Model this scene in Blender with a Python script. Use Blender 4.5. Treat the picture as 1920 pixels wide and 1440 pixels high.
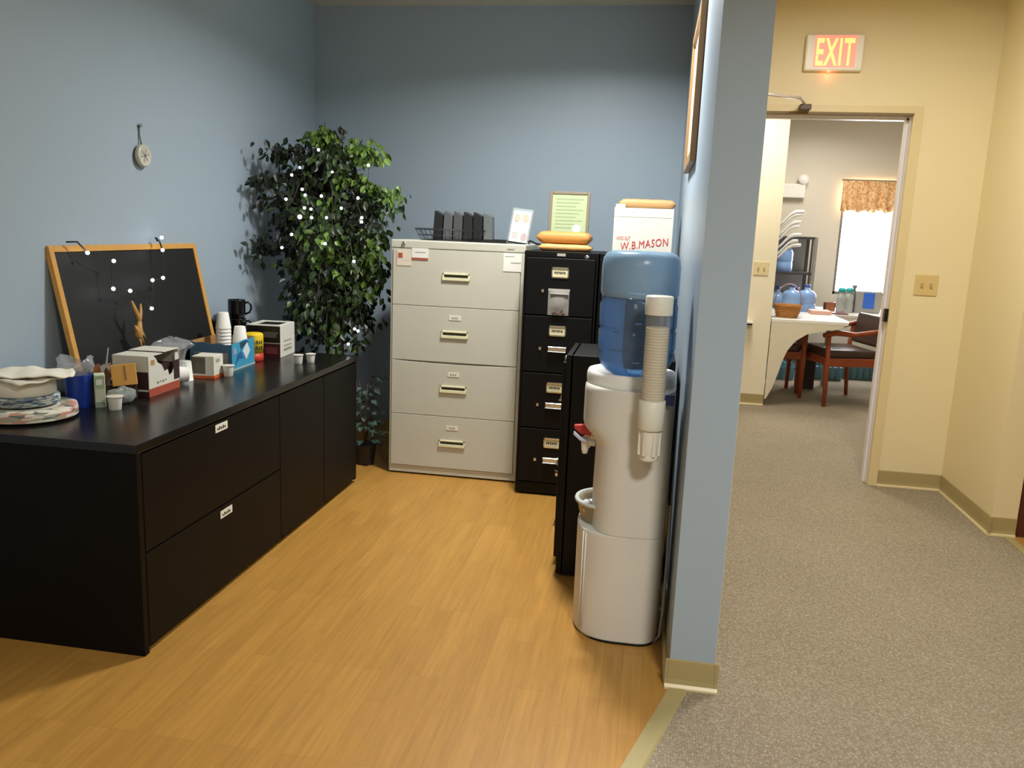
import bpy, bmesh, math, random
from mathutils import Vector, Matrix
random.seed(7)
for o in list(bpy.data.objects): bpy.data.objects.remove(o)
SC = bpy.context.scene
COL = SC.collection
# ------------------------------------------------------------------ camera
YAW, PIT, ROL, H, FPX = math.radians(-9.1758), math.radians(-10.6491), math.radians(2.3137), 1.4241, 1535.45
fh = Vector((math.sin(YAW), math.cos(YAW), 0)); rt = Vector((math.cos(YAW), -math.sin(YAW), 0)); zz = Vector((0, 0, 1))
fw = fh * math.cos(PIT) + zz * math.sin(PIT); up = -fh * math.sin(PIT) + zz * math.cos(PIT)
cr = rt * math.cos(ROL) + up * math.sin(ROL); cu = -rt * math.sin(ROL) + up * math.cos(ROL)
cam = bpy.data.objects.new('camera', bpy.data.cameras.new('camera'))
cam.data.sensor_width = 36; cam.data.lens = FPX / 1920 * 36; cam.data.clip_start = .05
cam.matrix_world = Matrix(((cr.x, cu.x, -fw.x, 0), (cr.y, cu.y, -fw.y, 0), (cr.z, cu.z, -fw.z, H), (0, 0, 0, 1)))
COL.objects.link(cam); SC.camera = cam
# ------------------------------------------------------------------ world, lights, exposure
w = bpy.data.worlds.new('world'); SC.world = w; w.use_nodes = True
w.node_tree.nodes['Background'].inputs[0].default_value = (.75, .87, 1, 1)
w.node_tree.nodes['Background'].inputs[1].default_value = 1.0
SC.view_settings.view_transform = 'Standard'; SC.view_settings.look = 'None'
SC.view_settings.exposure = 0.0; SC.view_settings.gamma = 1.0; SC.view_settings.use_curve_mapping = False
def area(name, loc, sx, sy, power, col, spread=160, rot=(0, 0, 0)):
    l = bpy.data.lights.new(name, 'AREA'); l.shape = 'RECTANGLE'; l.size = sx; l.size_y = sy
    l.energy = power; l.color = col; l.spread = math.radians(spread)
    o = bpy.data.objects.new(name, l); o.location = loc; o.rotation_euler = rot; COL.objects.link(o); return o
WARM = (1, .995, .965); DAY = (.95, .97, 1)
area('alcove_ceiling_light', (-.45, 3.72, 2.735), .28, .28, 60, WARM, 158)
area('entry_ceiling_light', (.72, .4, 2.735), .4, .4, 60, WARM, 150)
area('rear_fill_light', (-.6, -1.3, 2.735), .6, 1.1, 17, WARM, 178)  # unseen fill lamp, added to brighten surfaces facing the camera
area('hall_ceiling_light', (1.05, 3.55, 2.735), .25, .5, 36, (1, .985, .94), 178)
area('office_ceiling_light', (.75, 6.5, 2.735), .4, .8, 30, (1, .95, .84), 165)
area('office_rear_light', (1.6, 8.4, 2.735), .6, 1.0, 30, (.98, .97, .95), 165)
area('office_daylight', (2.375, 9.715, 1.485), .66, 1.2, 52, (.93, .96, 1), 170, (math.radians(-90), 0, 0))
# ------------------------------------------------------------------ helpers
def lin(h):
    c = [int(h[i:i + 2], 16) / 255 for i in (0, 2, 4)]
    return tuple((x / 12.92 if x <= .04045 else ((x + .055) / 1.055) ** 2.4) for x in c) + (1,)
MATS = {}
def mat(name, hexc, rough=.5, metal=0, spec=.5, bump=0, bscale=200, var=0, vscale=8, emit=None, estr=0, trans=0, ior=1.45, alpha=1, coat=0):
    if name in MATS: return MATS[name]
    m = bpy.data.materials.new(name); m.use_nodes = True; MATS[name] = m
    nt = m.node_tree; b = nt.nodes['Principled BSDF']; c = lin(hexc)
    b.inputs['Base Color'].default_value = c; b.inputs['Roughness'].default_value = rough
    b.inputs['Metallic'].default_value = metal; b.inputs['Specular IOR Level'].default_value = spec
    b.inputs['Transmission Weight'].default_value = trans; b.inputs['IOR'].default_value = ior
    b.inputs['Alpha'].default_value = alpha; b.inputs['Coat Weight'].default_value = coat
    if emit: b.inputs['Emission Color'].default_value = lin(emit); b.inputs['Emission Strength'].default_value = estr
    tc = nt.nodes.new('ShaderNodeTexCoord')
    n = nt.nodes.new('ShaderNodeTexNoise'); n.inputs['Scale'].default_value = vscale; n.inputs['Detail'].default_value = 3
    nt.links.new(tc.outputs['Object'], n.inputs['Vector'])
    v = var if var else .04
    mx = nt.nodes.new('ShaderNodeMix'); mx.data_type = 'RGBA'
    mx.inputs[6].default_value = tuple(x * (1 - v) for x in c[:3]) + (1,); mx.inputs[7].default_value = tuple(min(1, x * (1 + v)) for x in c[:3]) + (1,)
    nt.links.new(n.outputs['Fac'], mx.inputs[0]); nt.links.new(mx.outputs[2], b.inputs['Base Color'])
    if bump:
        n2 = nt.nodes.new('ShaderNodeTexNoise'); n2.inputs['Scale'].default_value = bscale; nt.links.new(tc.outputs['Object'], n2.inputs['Vector'])
        bp = nt.nodes.new('ShaderNodeBump'); bp.inputs['Strength'].default_value = bump; bp.inputs['Distance'].default_value = .002
        nt.links.new(n2.outputs['Fac'], bp.inputs['Height']); nt.links.new(bp.outputs[0], b.inputs['Normal'])
    return m
class MB:
    def __init__(s): s.v = []; s.f = []; s.mi = []; s.mats = []; s.sm = []
    def _m(s, m):
        if m not in s.mats: s.mats.append(m)
        return s.mats.index(m)
    def add(s, vs, fs, m, smooth=False, M=None):
        k = len(s.v); i = s._m(m)
        for p in vs: s.v.append(tuple(M @ Vector(p)) if M else tuple(p))
        for f in fs: s.f.append(tuple(k + a for a in f)); s.mi.append(i); s.sm.append(smooth)
        return s
    def box(s, a, b, m, M=None):
        (x0, y0, z0), (x1, y1, z1) = a, b
        return s.add([(x0, y0, z0), (x1, y0, z0), (x1, y1, z0), (x0, y1, z0), (x0, y0, z1), (x1, y0, z1), (x1, y1, z1), (x0, y1, z1)],
                     [(0, 3, 2, 1), (4, 5, 6, 7), (0, 1, 5, 4), (1, 2, 6, 5), (2, 3, 7, 6), (3, 0, 4, 7)], m, False, M)
    def prism(s, poly, axis, a, b, m, M=None, smooth=False):
        # poly in the two other axes (cyclic order), extruded from a to b on axis
        n = len(poly)
        def P(u, v, t): return {'x': (t, u, v), 'y': (u, t, v), 'z': (u, v, t)}[axis]
        vs = [P(u, v, a) for u, v in poly] + [P(u, v, b) for u, v in poly]
        fs = [tuple(range(n))[::-1], tuple(range(n, 2 * n))] + [(i, (i + 1) % n, n + (i + 1) % n, n + i) for i in range(n)]
        return s.add(vs, fs, m, smooth, M)
    def lathe(s, prof, m, c=(0, 0, 0), n=32, M=None, sx=1, sy=1, smooth=True, caps=True):
        vs = []; fs = []
        for r, z in prof:
            for i in range(n):
                a = 2 * math.pi * i / n; vs.append((c[0] + r * math.cos(a) * sx, c[1] + r * math.sin(a) * sy, c[2] + z))
        for j in range(len(prof) - 1):
            for i in range(n):
                k = (i + 1) % n; fs.append((j * n + i, j * n + k, (j + 1) * n + k, (j + 1) * n + i))
        if caps:
            if prof[0][0] > 1e-6: fs.append(tuple(range(n))[::-1])
            if prof[-1][0] > 1e-6: fs.append(tuple((len(prof) - 1) * n + i for i in range(n)))
        s.add(vs, fs, m, smooth, M)
        for i, f_ in enumerate(fs):
            if len(f_) > 4: s.sm[len(s.sm) - len(fs) + i] = False
        return s
    def loft(s, rings, m, smooth=True, cap0=True, cap1=True, M=None):
        n = len(rings[0]); vs = [p for r in rings for p in r]; fs = []
        for j in range(len(rings) - 1):
            for i in range(n):
                k = (i + 1) % n; fs.append((j * n + i, j * n + k, (j + 1) * n + k, (j + 1) * n + i))
        if cap0: fs.append(tuple(range(n))[::-1])
        if cap1: fs.append(tuple((len(rings) - 1) * n + i for i in range(n)))
        s.add(vs, fs, m, smooth, M)
        for i, f_ in enumerate(fs):
            if len(f_) > 4: s.sm[len(s.sm) - len(fs) + i] = False
        return s
    def tube(s, pts, r, m, n=8, M=None, closed=False):
        pts = [Vector(p) for p in pts]; rings = []; N = len(pts)
        prev = None
        for i, p in enumerate(pts):
            t = (pts[min(i + 1, N - 1)] - pts[max(i - 1, 0)]).normalized() if not closed else (pts[(i + 1) % N] - pts[i - 1]).normalized()
            if prev is None:
                a = Vector((0, 0, 1)) if abs(t.z) < .9 else Vector((1, 0, 0)); u = t.cross(a).normalized()
            else: u = (prev - t * prev.dot(t)).normalized()
            prev = u; v = t.cross(u); rr = r[i] if isinstance(r, (list, tuple)) else r
            rings.append([tuple(p + u * math.cos(2 * math.pi * k / n) * rr + v * math.sin(2 * math.pi * k / n) * rr) for k in range(n)])
        if closed: rings.append(rings[0]); return s.loft(rings, m, True, False, False, M)
        return s.loft(rings, m, True, True, True, M)
    def ball(s, c, r, m, n=12, M=None, sz=1):
        prof = [(max(r * math.sin(math.pi * j / n), 1e-5), -r * math.cos(math.pi * j / n) * sz) for j in range(n + 1)]
        return s.lathe(prof, m, c, n * 2, M, caps=False)
    def build(s, name, parent=None, bevel=0, loc=None, rot=None, segs=2, subsurf=0, autos=False):
        me = bpy.data.meshes.new(name); me.from_pydata(s.v, [], s.f)
        for m in s.mats: me.materials.append(m)
        me.polygons.foreach_set('material_index', s.mi); me.polygons.foreach_set('use_smooth', s.sm); me.update()
        bm = bmesh.new(); bm.from_mesh(me); bmesh.ops.recalc_face_normals(bm, faces=bm.faces); bm.to_mesh(me); bm.free()
        o = bpy.data.objects.new(name, me); COL.objects.link(o)
        if parent: o.parent = parent
        if loc: o.location = loc
        if rot: o.rotation_euler = rot
        if bevel:
            b = o.modifiers.new('bevel', 'BEVEL'); b.width = bevel; b.segments = segs; b.limit_method = 'ANGLE'; b.angle_limit = math.radians(40)
        if subsurf: u = o.modifiers.new('sub', 'SUBSURF'); u.levels = u.render_levels = subsurf
        return o
def tag(o, label, cat=None, group=None):
    o['label'] = label
    if cat: o['category'] = cat
    if group: o['group'] = group
    return o
def thing(name, label, cat, loc=(0, 0, 0), rz=0, group=None):
    o = bpy.data.objects.new(name, None); COL.objects.link(o); o.location = loc; o.rotation_euler = (0, 0, rz); o.empty_display_size = .05
    return tag(o, label, cat, group)
def struct(o): o['kind'] = 'structure'; return o
def dup(o, loc, rz=None, label=None, parent=None):
    r = o.copy(); COL.objects.link(r)
    if parent is None: r.location = loc
    else: r.parent = parent
    if rz is not None: r.rotation_euler = (0, 0, rz)
    if label: r['label'] = label
    for ch in [c for c in bpy.data.objects if c.parent == o]: dup(ch, None, None, None, r)
    return r
def text_mesh(name, txt, size, m, parent, loc, rot, warp=None, bold=0, width=None, depth=.0006):
    cu_ = bpy.data.curves.new(name, 'FONT'); cu_.body = txt; cu_.size = size; cu_.extrude = depth; cu_.offset = bold; cu_.resolution_u = 3
    cu_.align_x = 'CENTER'; cu_.space_character = 1.12
    t = bpy.data.objects.new(name + '_src', cu_); COL.objects.link(t)
    bpy.context.view_layer.update()
    me = bpy.data.meshes.new_from_object(t.evaluated_get(bpy.context.evaluated_depsgraph_get()))
    bpy.data.objects.remove(t); bpy.data.curves.remove(cu_)
    xs = [v.co.x for v in me.vertices]; W = max(xs) - min(xs); k = (width / W) if width else 1
    for v in me.vertices:
        v.co.x *= k
        if warp: v.co.y += warp(v.co.x)
    me.materials.clear(); me.materials.append(m); me.name = name; me.polygons.foreach_set('use_smooth', [False] * len(me.polygons)); me.polygons.foreach_set('material_index', [0] * len(me.polygons)); me.update()
    o = bpy.data.objects.new(name, me); COL.objects.link(o); o.parent = parent; o.location = loc; o.rotation_euler = rot
    return o
PI = math.pi
# ------------------------------------------------------------------ materials
def nodes_mat(name):
    m = bpy.data.materials.new(name); m.use_nodes = True; nt = m.node_tree
    return m, nt, nt.nodes['Principled BSDF'], lambda t: nt.nodes.new(t), nt.links.new
def wall_mat(name, hexc, rough=.55):
    m, nt, b, N, L = nodes_mat(name)
    g = N('ShaderNodeNewGeometry'); n = N('ShaderNodeTexNoise'); n.inputs['Scale'].default_value = 90; n.inputs['Detail'].default_value = 4
    L(g.outputs['Position'], n.inputs['Vector'])
    bp = N('ShaderNodeBump'); bp.inputs['Strength'].default_value = .12; bp.inputs['Distance'].default_value = .002
    L(n.outputs['Fac'], bp.inputs['Height']); L(bp.outputs[0], b.inputs['Normal'])
    b.inputs['Base Color'].default_value = lin(hexc); b.inputs['Roughness'].default_value = rough; b.inputs['Specular IOR Level'].default_value = .4
    return m
M_BLUE = wall_mat('blue_wall_paint', 'a0b0bd', .42)
M_YEL = wall_mat('yellow_wall_paint', 'e7d8ae', .5)
M_CREAM = wall_mat('cream_wall_paint', 'f0e6cc', .5)
M_OFF = wall_mat('office_wall_paint', 'd5cbb8', .6)
M_CEIL = wall_mat('ceiling_tile', 'cfcabb', .8)
def wood_floor(name, ca, cb, cm):
    m, nt, b, N, L = nodes_mat(name)
    g = N('ShaderNodeNewGeometry'); sp = N('ShaderNodeSeparateXYZ'); L(g.outputs['Position'], sp.inputs[0])
    cb_ = N('ShaderNodeCombineXYZ'); L(sp.outputs[1], cb_.inputs[0]); L(sp.outputs[0], cb_.inputs[1])
    br = N('ShaderNodeTexBrick'); L(cb_.outputs[0], br.inputs['Vector']); br.offset = .37; br.offset_frequency = 3
    br.inputs['Scale'].default_value = 1; br.inputs['Brick Width'].default_value = .47; br.inputs['Row Height'].default_value = .064
    br.inputs['Mortar Size'].default_value = .0006; br.inputs['Mortar Smooth'].default_value = .3; br.inputs['Bias'].default_value = 0
    br.inputs['Color1'].default_value = lin(ca); br.inputs['Color2'].default_value = lin(cb); br.inputs['Mortar'].default_value = lin(cm)
    mp = N('ShaderNodeMapping'); mp.inputs['Scale'].default_value = (60, 3.2, 1); L(g.outputs['Position'], mp.inputs[0])
    n = N('ShaderNodeTexNoise'); n.inputs['Scale'].default_value = 1; n.inputs['Detail'].default_value = 6; n.inputs['Roughness'].default_value = .65; L(mp.outputs[0], n.inputs['Vector'])
    r = N('ShaderNodeMapRange'); r.inputs[1].default_value = .3; r.inputs[2].default_value = .7; r.inputs[3].default_value = .84; r.inputs[4].default_value = 1.12; L(n.outputs['Fac'], r.inputs[0])
    mx = N('ShaderNodeMix'); mx.data_type = 'RGBA'; mx.blend_type = 'MULTIPLY'; mx.inputs[0].default_value = 1
    L(br.outputs['Color'], mx.inputs[6]); L(r.outputs[0], mx.inputs[7]); L(mx.outputs[2], b.inputs['Base Color'])
    b.inputs['Roughness'].default_value = .42; b.inputs['Specular IOR Level'].default_value = .4
    return m
M_WOOD = wood_floor('light_oak_plank_floor', 'b4853e', 'aa7c38', '946b2a')
def carpet():
    m, nt, b, N, L = nodes_mat('greige_loop_carpet')
    g = N('ShaderNodeNewGeometry')
    v = N('ShaderNodeTexVoronoi'); v.inputs['Scale'].default_value = 120; v.inputs['Randomness'].default_value = .55; L(g.outputs['Position'], v.inputs['Vector'])
    n = N('ShaderNodeTexNoise'); n.inputs['Scale'].default_value = 70; n.inputs['Detail'].default_value = 3; L(g.outputs['Position'], n.inputs['Vector'])
    n2 = N('ShaderNodeTexNoise'); n2.inputs['Scale'].default_value = 2.2; n2.inputs['Detail'].default_value = 3; L(g.outputs['Position'], n2.inputs['Vector'])
    cr_ = N('ShaderNodeValToRGB'); cr_.color_ramp.elements[0].position = .1; cr_.color_ramp.elements[1].position = .75
    cr_.color_ramp.elements[0].color = lin('bbb09c'); cr_.color_ramp.elements[1].color = lin('847660')
    L(v.outputs['Distance'], cr_.inputs[0])
    mx = N('ShaderNodeMix'); mx.data_type = 'RGBA'; mx.inputs[7].default_value = lin('8c8270'); L(cr_.outputs[0], mx.inputs[6])
    r = N('ShaderNodeMapRange'); r.inputs[1].default_value = .4; r.inputs[2].default_value = .65; r.inputs[3].default_value = 0; r.inputs[4].default_value = .8; L(n.outputs['Fac'], r.inputs[0]); L(r.outputs[0], mx.inputs[0])
    m2 = N('ShaderNodeMix'); m2.data_type = 'RGBA'; m2.blend_type = 'MULTIPLY'; m2.inputs[0].default_value = 1
    r2 = N('ShaderNodeMapRange'); r2.inputs[3].default_value = .88; r2.inputs[4].default_value = 1.1; L(n2.outputs['Fac'], r2.inputs[0])
    L(mx.outputs[2], m2.inputs[6]); L(r2.outputs[0], m2.inputs[7]); L(m2.outputs[2], b.inputs['Base Color'])
    bp = N('ShaderNodeBump'); bp.inputs['Strength'].default_value = .5; bp.inputs['Distance'].default_value = .004; bp.invert = True
    L(v.outputs['Distance'], bp.inputs['Height']); L(bp.outputs[0], b.inputs['Normal'])
    b.inputs['Roughness'].default_value = .95; b.inputs['Specular IOR Level'].default_value = .15
    return m
M_CARPET = carpet()
M_BASE = mat('tan_vinyl_baseboard', 'ab9a6c', .4)
M_BASETOE = mat('tan_vinyl_baseboard_toe', 'd2c193', .35)
M_STRIP = mat('beige_floor_transition_strip', 'a89a6b', .45)
def espresso(name, hexc, rough):
    m, nt, b, N, L = nodes_mat(name)
    tc = N('ShaderNodeTexCoord'); mp = N('ShaderNodeMapping'); mp.inputs['Scale'].default_value = (150, 8, 150); L(tc.outputs['Object'], mp.inputs[0])
    n = N('ShaderNodeTexNoise'); n.inputs['Scale'].default_value = 1; n.inputs['Detail'].default_value = 4; L(mp.outputs[0], n.inputs['Vector'])
    c = lin(hexc); mx = N('ShaderNodeMix'); mx.data_type = 'RGBA'; mx.inputs[6].default_value = tuple(x * .7 for x in c[:3]) + (1,); mx.inputs[7].default_value = tuple(x * 1.3 for x in c[:3]) + (1,)
    L(n.outputs['Fac'], mx.inputs[0]); L(mx.outputs[2], b.inputs['Base Color'])
    bp = N('ShaderNodeBump'); bp.inputs['Strength'].default_value = .15; bp.inputs['Distance'].default_value = .001; L(n.outputs['Fac'], bp.inputs['Height']); L(bp.outputs[0], b.inputs['Normal'])
    b.inputs['Roughness'].default_value = rough; b.inputs['Specular IOR Level'].default_value = .5 if rough < .3 else .15; return m
M_ESP = espresso('espresso_laminate', '0c0a09', .5)
M_ESPTOP = espresso('espresso_laminate_worktop', '131110', .24)
M_DARK = mat('black_gap', '050505', .8)
M_BLKMET = mat('black_powder_coated_steel', '050506', .5, spec=.3)
M_PUTTY = mat('putty_painted_steel', 'c4c2b3', .42)
M_PUTTYL = mat('pale_putty_plastic', 'e0dcb4', .4)
M_CHROME = mat('chrome', 'd8d8d4', .22, 1)
M_WHITEP = mat('white_paper', 'e6e4dc', .7)
M_INK = mat('dark_ink', '2c2a30', .7)
M_LAB = mat('off_white_label', 'e4e0d0', .6)
M_GREYINK = mat('grey_print', '9a968c', .7)
# ------------------------------------------------------------------ the setting
XL, YB, ZC = -2.25, 5.336, 2.79
XP0, XP1, YP = .148, .290, 2.472
YD = 5.04; XJ = 1.377; XD = .463; HD = 2.132; XR = 1.785
def sbox(name, a, b, m): return struct(MB().box(a, b, m).build(name))
# wood meets carpet along a diagonal reducer strip
SA = Vector((.155, 2.47, 0)); SB = Vector((.02, 2.04, 0)); SD = (SB - SA).normalized(); S_END = SA + SD * 5.4
f = MB(); f.add([(XL - .1, YB + .1, 0), (XL - .1, -2.8, 0), (S_END.x, -2.8, 0), (SA.x, SA.y, 0), (XP0 + .02, YB + .1, 0)], [(0, 1, 2, 3, 4)], M_WOOD)
struct(f.build('floor'))
f = MB(); f.add([(S_END.x, -2.8, -.001), (1.85, -2.8, -.001), (1.85, 4.3, -.001), (XR + .1, 5.1, -.001), (XR + .1, 5.18, -.001), (4.2, 5.18, -.001), (4.2, 9.8, -.001), (-1.2, 9.8, -.001), (-1.2, YB + .1, -.001), (XP0 + .05, YB + .1, -.001), (XP0 + .05, 2.47, -.001)], [tuple(range(11))], M_CARPET)
struct(f.build('floor_carpet'))
f = MB(); f.add([(1.85, -2.8, -.0005), (3.4, -2.8, -.0005), (3.4, 4.4, -.0005), (1.85, 4.4, -.0005)], [(0, 1, 2, 3)], M_WOOD); struct(f.build('floor_side_room'))
s = MB(); n = Vector((-SD.y, SD.x, 0)) * -1  # across
n = Vector((SD.y, -SD.x, 0)); n = n if n.x > 0 else -n
p = [SA, SA + n * .052, S_END + n * .052, S_END]
s.loft([[(q.x, q.y, 0), (q.x, q.y, .004), ((q + n * .05).x, (q + n * .05).y, .004), ((q + n * .056).x, (q + n * .056).y, -.0005)] for q in (SA + SD * -.0, S_END)], M_STRIP, False)
struct(s.build('trim_floor_strip'))
struct(MB().box((1.845, -2.8, -.0005), (1.888, 4.28, .005), M_STRIP).build('trim_side_strip'))
sbox('wall_left', (XL - .1, -2.8, 0), (XL, YB + .1, ZC), M_BLUE)
sbox('wall_back', (XL, YB, 0), (XP0, YB + .1, ZC), M_BLUE)
sbox('wall_partition', (XP0, YP, 0), (XP1 - .001, YB + .1, ZC), M_BLUE)
sbox('wall_partition_hall', (XP1 - .001, YP + .002, 0), (XP1, YD, ZC), M_YEL)
sbox('wall_rear', (XL - .1, -2.9, 0), (3.4, -2.8, ZC), M_CREAM)
sbox('wall_side', (3.4, -2.8, 0), (3.5, 4.4, ZC), M_YEL)
sbox('ceiling', (XL - .1, -2.9, ZC), (4.3, 9.9, ZC + .1), M_CEIL)
wy = MB(); wy.box((XP1, YD, 0), (XD - .03, YD + .14, ZC), M_YEL).box((XJ + .03, YD, 0), (XR + .2, YD + .14, ZC), M_YEL).box((XD - .03, YD, HD + .03), (XJ + .03, YD + .14, ZC), M_YEL)
struct(wy.build('wall_hall'))
sbox('wall_right', (XR, 4.3, 0), (1.905, YD, ZC), M_YEL)
M_BRN = mat('reddish_brown_door', '55281a', .45)
sbox('door_2', (1.912, 4.31, 0), (3.4, 4.35, ZC), M_BRN)
# door opening of the hall: frame with stops, head, strike plate
M_FRAMEP = mat('yellow_painted_steel_frame', 'ddcb9c', .4); M_FRAMEW = mat('pale_lavender_frame_paint', 'e4dfe2', .3); M_HEADB = mat('brown_head_strip', '7d6a4a', .6)
d1 = MB()
for (a, b) in (((XD - .05, YD - .012, 0), (XD, YD + .0299, HD + .05)), ((XJ, YD - .012, 0), (XJ + .05, YD + .0299, HD + .05)), ((XD, YD - .0119, HD), (XJ, YD + .03, HD + .05))): d1.box(a, b, M_FRAMEP)
d1.box((XD - .03, YD + .03, 0), (XD + .003, YD + .155, HD), M_FRAMEW).box((XJ - .003, YD + .03, 0), (XJ + .03, YD + .155, HD), M_FRAMEW).box((XD, YD + .03, HD - .003), (XJ, YD + .155, HD + .03), M_FRAMEW)
d1.box((XJ - .016, YD + .06, 0), (XJ, YD + .10, HD), M_FRAMEW).box((XD, YD + .06, HD - .016), (XJ, YD + .10, HD), M_FRAMEW)
d1.box((XD, YD - .013, HD - .001), (XJ + .004, YD + .02, HD + .014), M_HEADB)  # brown strip along the lower edge of the door head
door1 = struct(d1.build('door_1', bevel=.0015))
MB().box((XJ - .02, YD + .0, .985), (XJ - .001, YD + .035, 1.06), mat('dark_bronze_strike', '2a2622', .4, .6)).build('strike_plate', door1)
MB().box((XD - .045, YD - .92, .01), (XD - .004, YD - .02, HD - .005), M_FRAMEP).build('door_leaf', door1, bevel=.003)
# door closer
t = thing('door_closer', 'pale metal door closer arm reaching over the top of the doorway', 'door closer', (.62, 4.86, HD + .045))
MB().tube([(-.13, -.18, .01), (.115, -.01, .012)], .009, mat('pale_aluminium', 'd9d3cc', .35, .3)).build('arm', t)
MB().tube([(.115, -.01, .022), (.165, .12, -.0)], .007, mat('pale_aluminium', 'd9d3cc', .35, .3)).build('forearm', t)
MB().box((.14, .10, -.03), (.2, .167, .0), mat('dark_bronze_bracket', '5d5040', .5)).build('bracket', t, bevel=.004)
# baseboards
def baseboard(name, p0, p1, nrm, h=.098):
    p0 = Vector(p0); p1 = Vector(p1); nv = Vector(nrm)
    prof = [(0, 0), (.0145, 0), (.013, .006), (.0055, .014), (.003, .03), (.003, h - .004), (.0015, h), (0, h)]
    m = MB(); rings = [[(q.x + nv.x * a, q.y + nv.y * a, z) for a, z in prof] for q in (p0, p1)]
    m.loft(rings, M_BASE, False)
    m.mats.append(M_BASETOE)
    for i in (1, 2): m.mi[i] = 1
    return struct(m.build(name))
baseboard('baseboard_partition_end', (XP0 - .012, YP, 0), (XP1 + .012, YP, 0), (0, -1, 0))
baseboard('baseboard_partition_hall', (XP1, YP - .005, 0), (XP1, YD, 0), (1, 0, 0))
baseboard('baseboard_partition_alcove', (XP0, YP - .005, 0), (XP0, YB, 0), (-1, 0, 0))
baseboard('baseboard_left', (XL, -2.8, 0), (XL, YB, 0), (1, 0, 0))
baseboard('baseboard_back', (XL, YB, 0), (XP0, YB, 0), (0, -1, 0))
baseboard('baseboard_hall', (XJ + .05, YD, 0), (XR, YD, 0), (0, -1, 0))
baseboard('baseboard_right', (XR, 4.3 - .012, 0), (XR, YD, 0), (-1, 0, 0))
baseboard('baseboard_right_end', (XR - .012, 4.3, 0), (1.905, 4.3, 0), (0, -1, 0))
# ------------------------------------------------------------------ hall things
def switch_plate(name, label, loc, w_, h_):
    m = mat('yellow_painted_switch_plate', 'd6bd82', .4)
    t = thing(name, label, 'light switch', loc)
    MB().box((-w_ / 2, -.007, -h_ / 2), (w_ / 2, 0, h_ / 2), m).build('plate', t, bevel=.003)
    for sx in (-1, 1):
        MB().prism([(sx * w_ * .2 - .006, -.012), (sx * w_ * .2 + .006, -.012), (sx * w_ * .2 + .005, .012), (sx * w_ * .2 - .005, .012)], 'y', -.017, -.006, mat('switch_toggle_tan', 'b89f66', .45)).build('toggle', t, bevel=.001)
    return t
switch_plate('light_switch', 'double light switch on the yellow hall wall right of the doorway', (1.56, YD, 1.207), .125, .118)
M_SIGN = mat('ivory_sign_housing', 'f2ead8', .35)
ex = thing('exit_sign', 'lit exit sign with red letters above the hall doorway', 'exit sign', (.919, YD, 2.457))
MB().box((-.154, -.035, -.096), (.154, -.001, .096), M_SIGN).build('housing', ex, bevel=.008)
mred = mat('red_glowing_sign_panel', 'f0b0a0', .4, emit='ff6a52', estr=.6)
MB().box((-.108, -.0365, -.078), (.112, -.034, .09), mred).build('lit_panel', ex)
text_mesh('letters', 'EXIT', .2, mat('glowing_sign_letters', 'ffd070', .4, emit='ffc070', estr=1.0), ex, (.0, -.0375, -.066), (PI / 2, 0, 0), bold=.004, width=.2)
MB().ball((-.02, -.025, -.098), .005, mat('red_indicator_lamp', 'ff8060', .3, emit='ff5533', estr=12)).build('indicator_lamp', ex)
li = bpy.data.lights.new('exit_glow', 'POINT'); li.energy = .05; li.color = (1, .25, .12); li.shadow_soft_size = .005
lo = bpy.data.objects.new('exit_glow', li); lo.location = (.899, YD - .03, 2.34); COL.objects.link(lo)
t = thing('smoke_detector', 'white ceiling fitting at the top of the hall wall, cut by the photo edge', 'smoke detector', (1.575, YD - .08, ZC))
MB().lathe([(.02, -.062), (.055, -.06), (.068, -.045), (.072, -.02), (.075, 0)], mat('white_plastic', 'e8e2d8', .4)).build('cover', t)
# ------------------------------------------------------------------ ceiling fixtures (the lamps of the room plus an added rear fill, out of view)
M_DIFF = mat('lit_diffuser', 'fffaf0', .5, emit='fff2d8', estr=2.0)
for (x, y, sx, sy, lb) in ((-.45, 3.72, .3, .3, 'recessed ceiling light over the filing alcove'), (.72, .4, .42, .42, 'recessed ceiling light above the entry'), (-.6, -1.3, .62, 1.12, 'large added fill light in the ceiling behind the viewer'),
                        (1.05, 3.55, .27, .52, 'recessed ceiling light over the yellow hall'), (.75, 6.5, .42, .82, 'recessed ceiling light just past the doorway'), (1.6, 8.4, .62, 1.02, 'recessed ceiling light over the office desks')):
    t = thing('ceiling_light', lb, 'ceiling light', (x, y, ZC), group=None)
    fr = MB(); a, b = sx / 2 + .03, sy / 2 + .03
    for q in (((-a, -b, -.03), (a, -b + .03, 0)), ((-a, b - .03, -.03), (a, b, 0)), ((-a, -b, -.03), (-a + .03, b, 0)), ((a - .03, -b, -.03), (a, b, 0))): fr.box(q[0], q[1], mat('white_fixture_frame', 'e6e6e2', .4))
    fr.build('frame', t); MB().box((-sx / 2, -sy / 2, -.012), (sx / 2, sy / 2, -.002), M_DIFF).build('diffuser', t)
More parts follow.
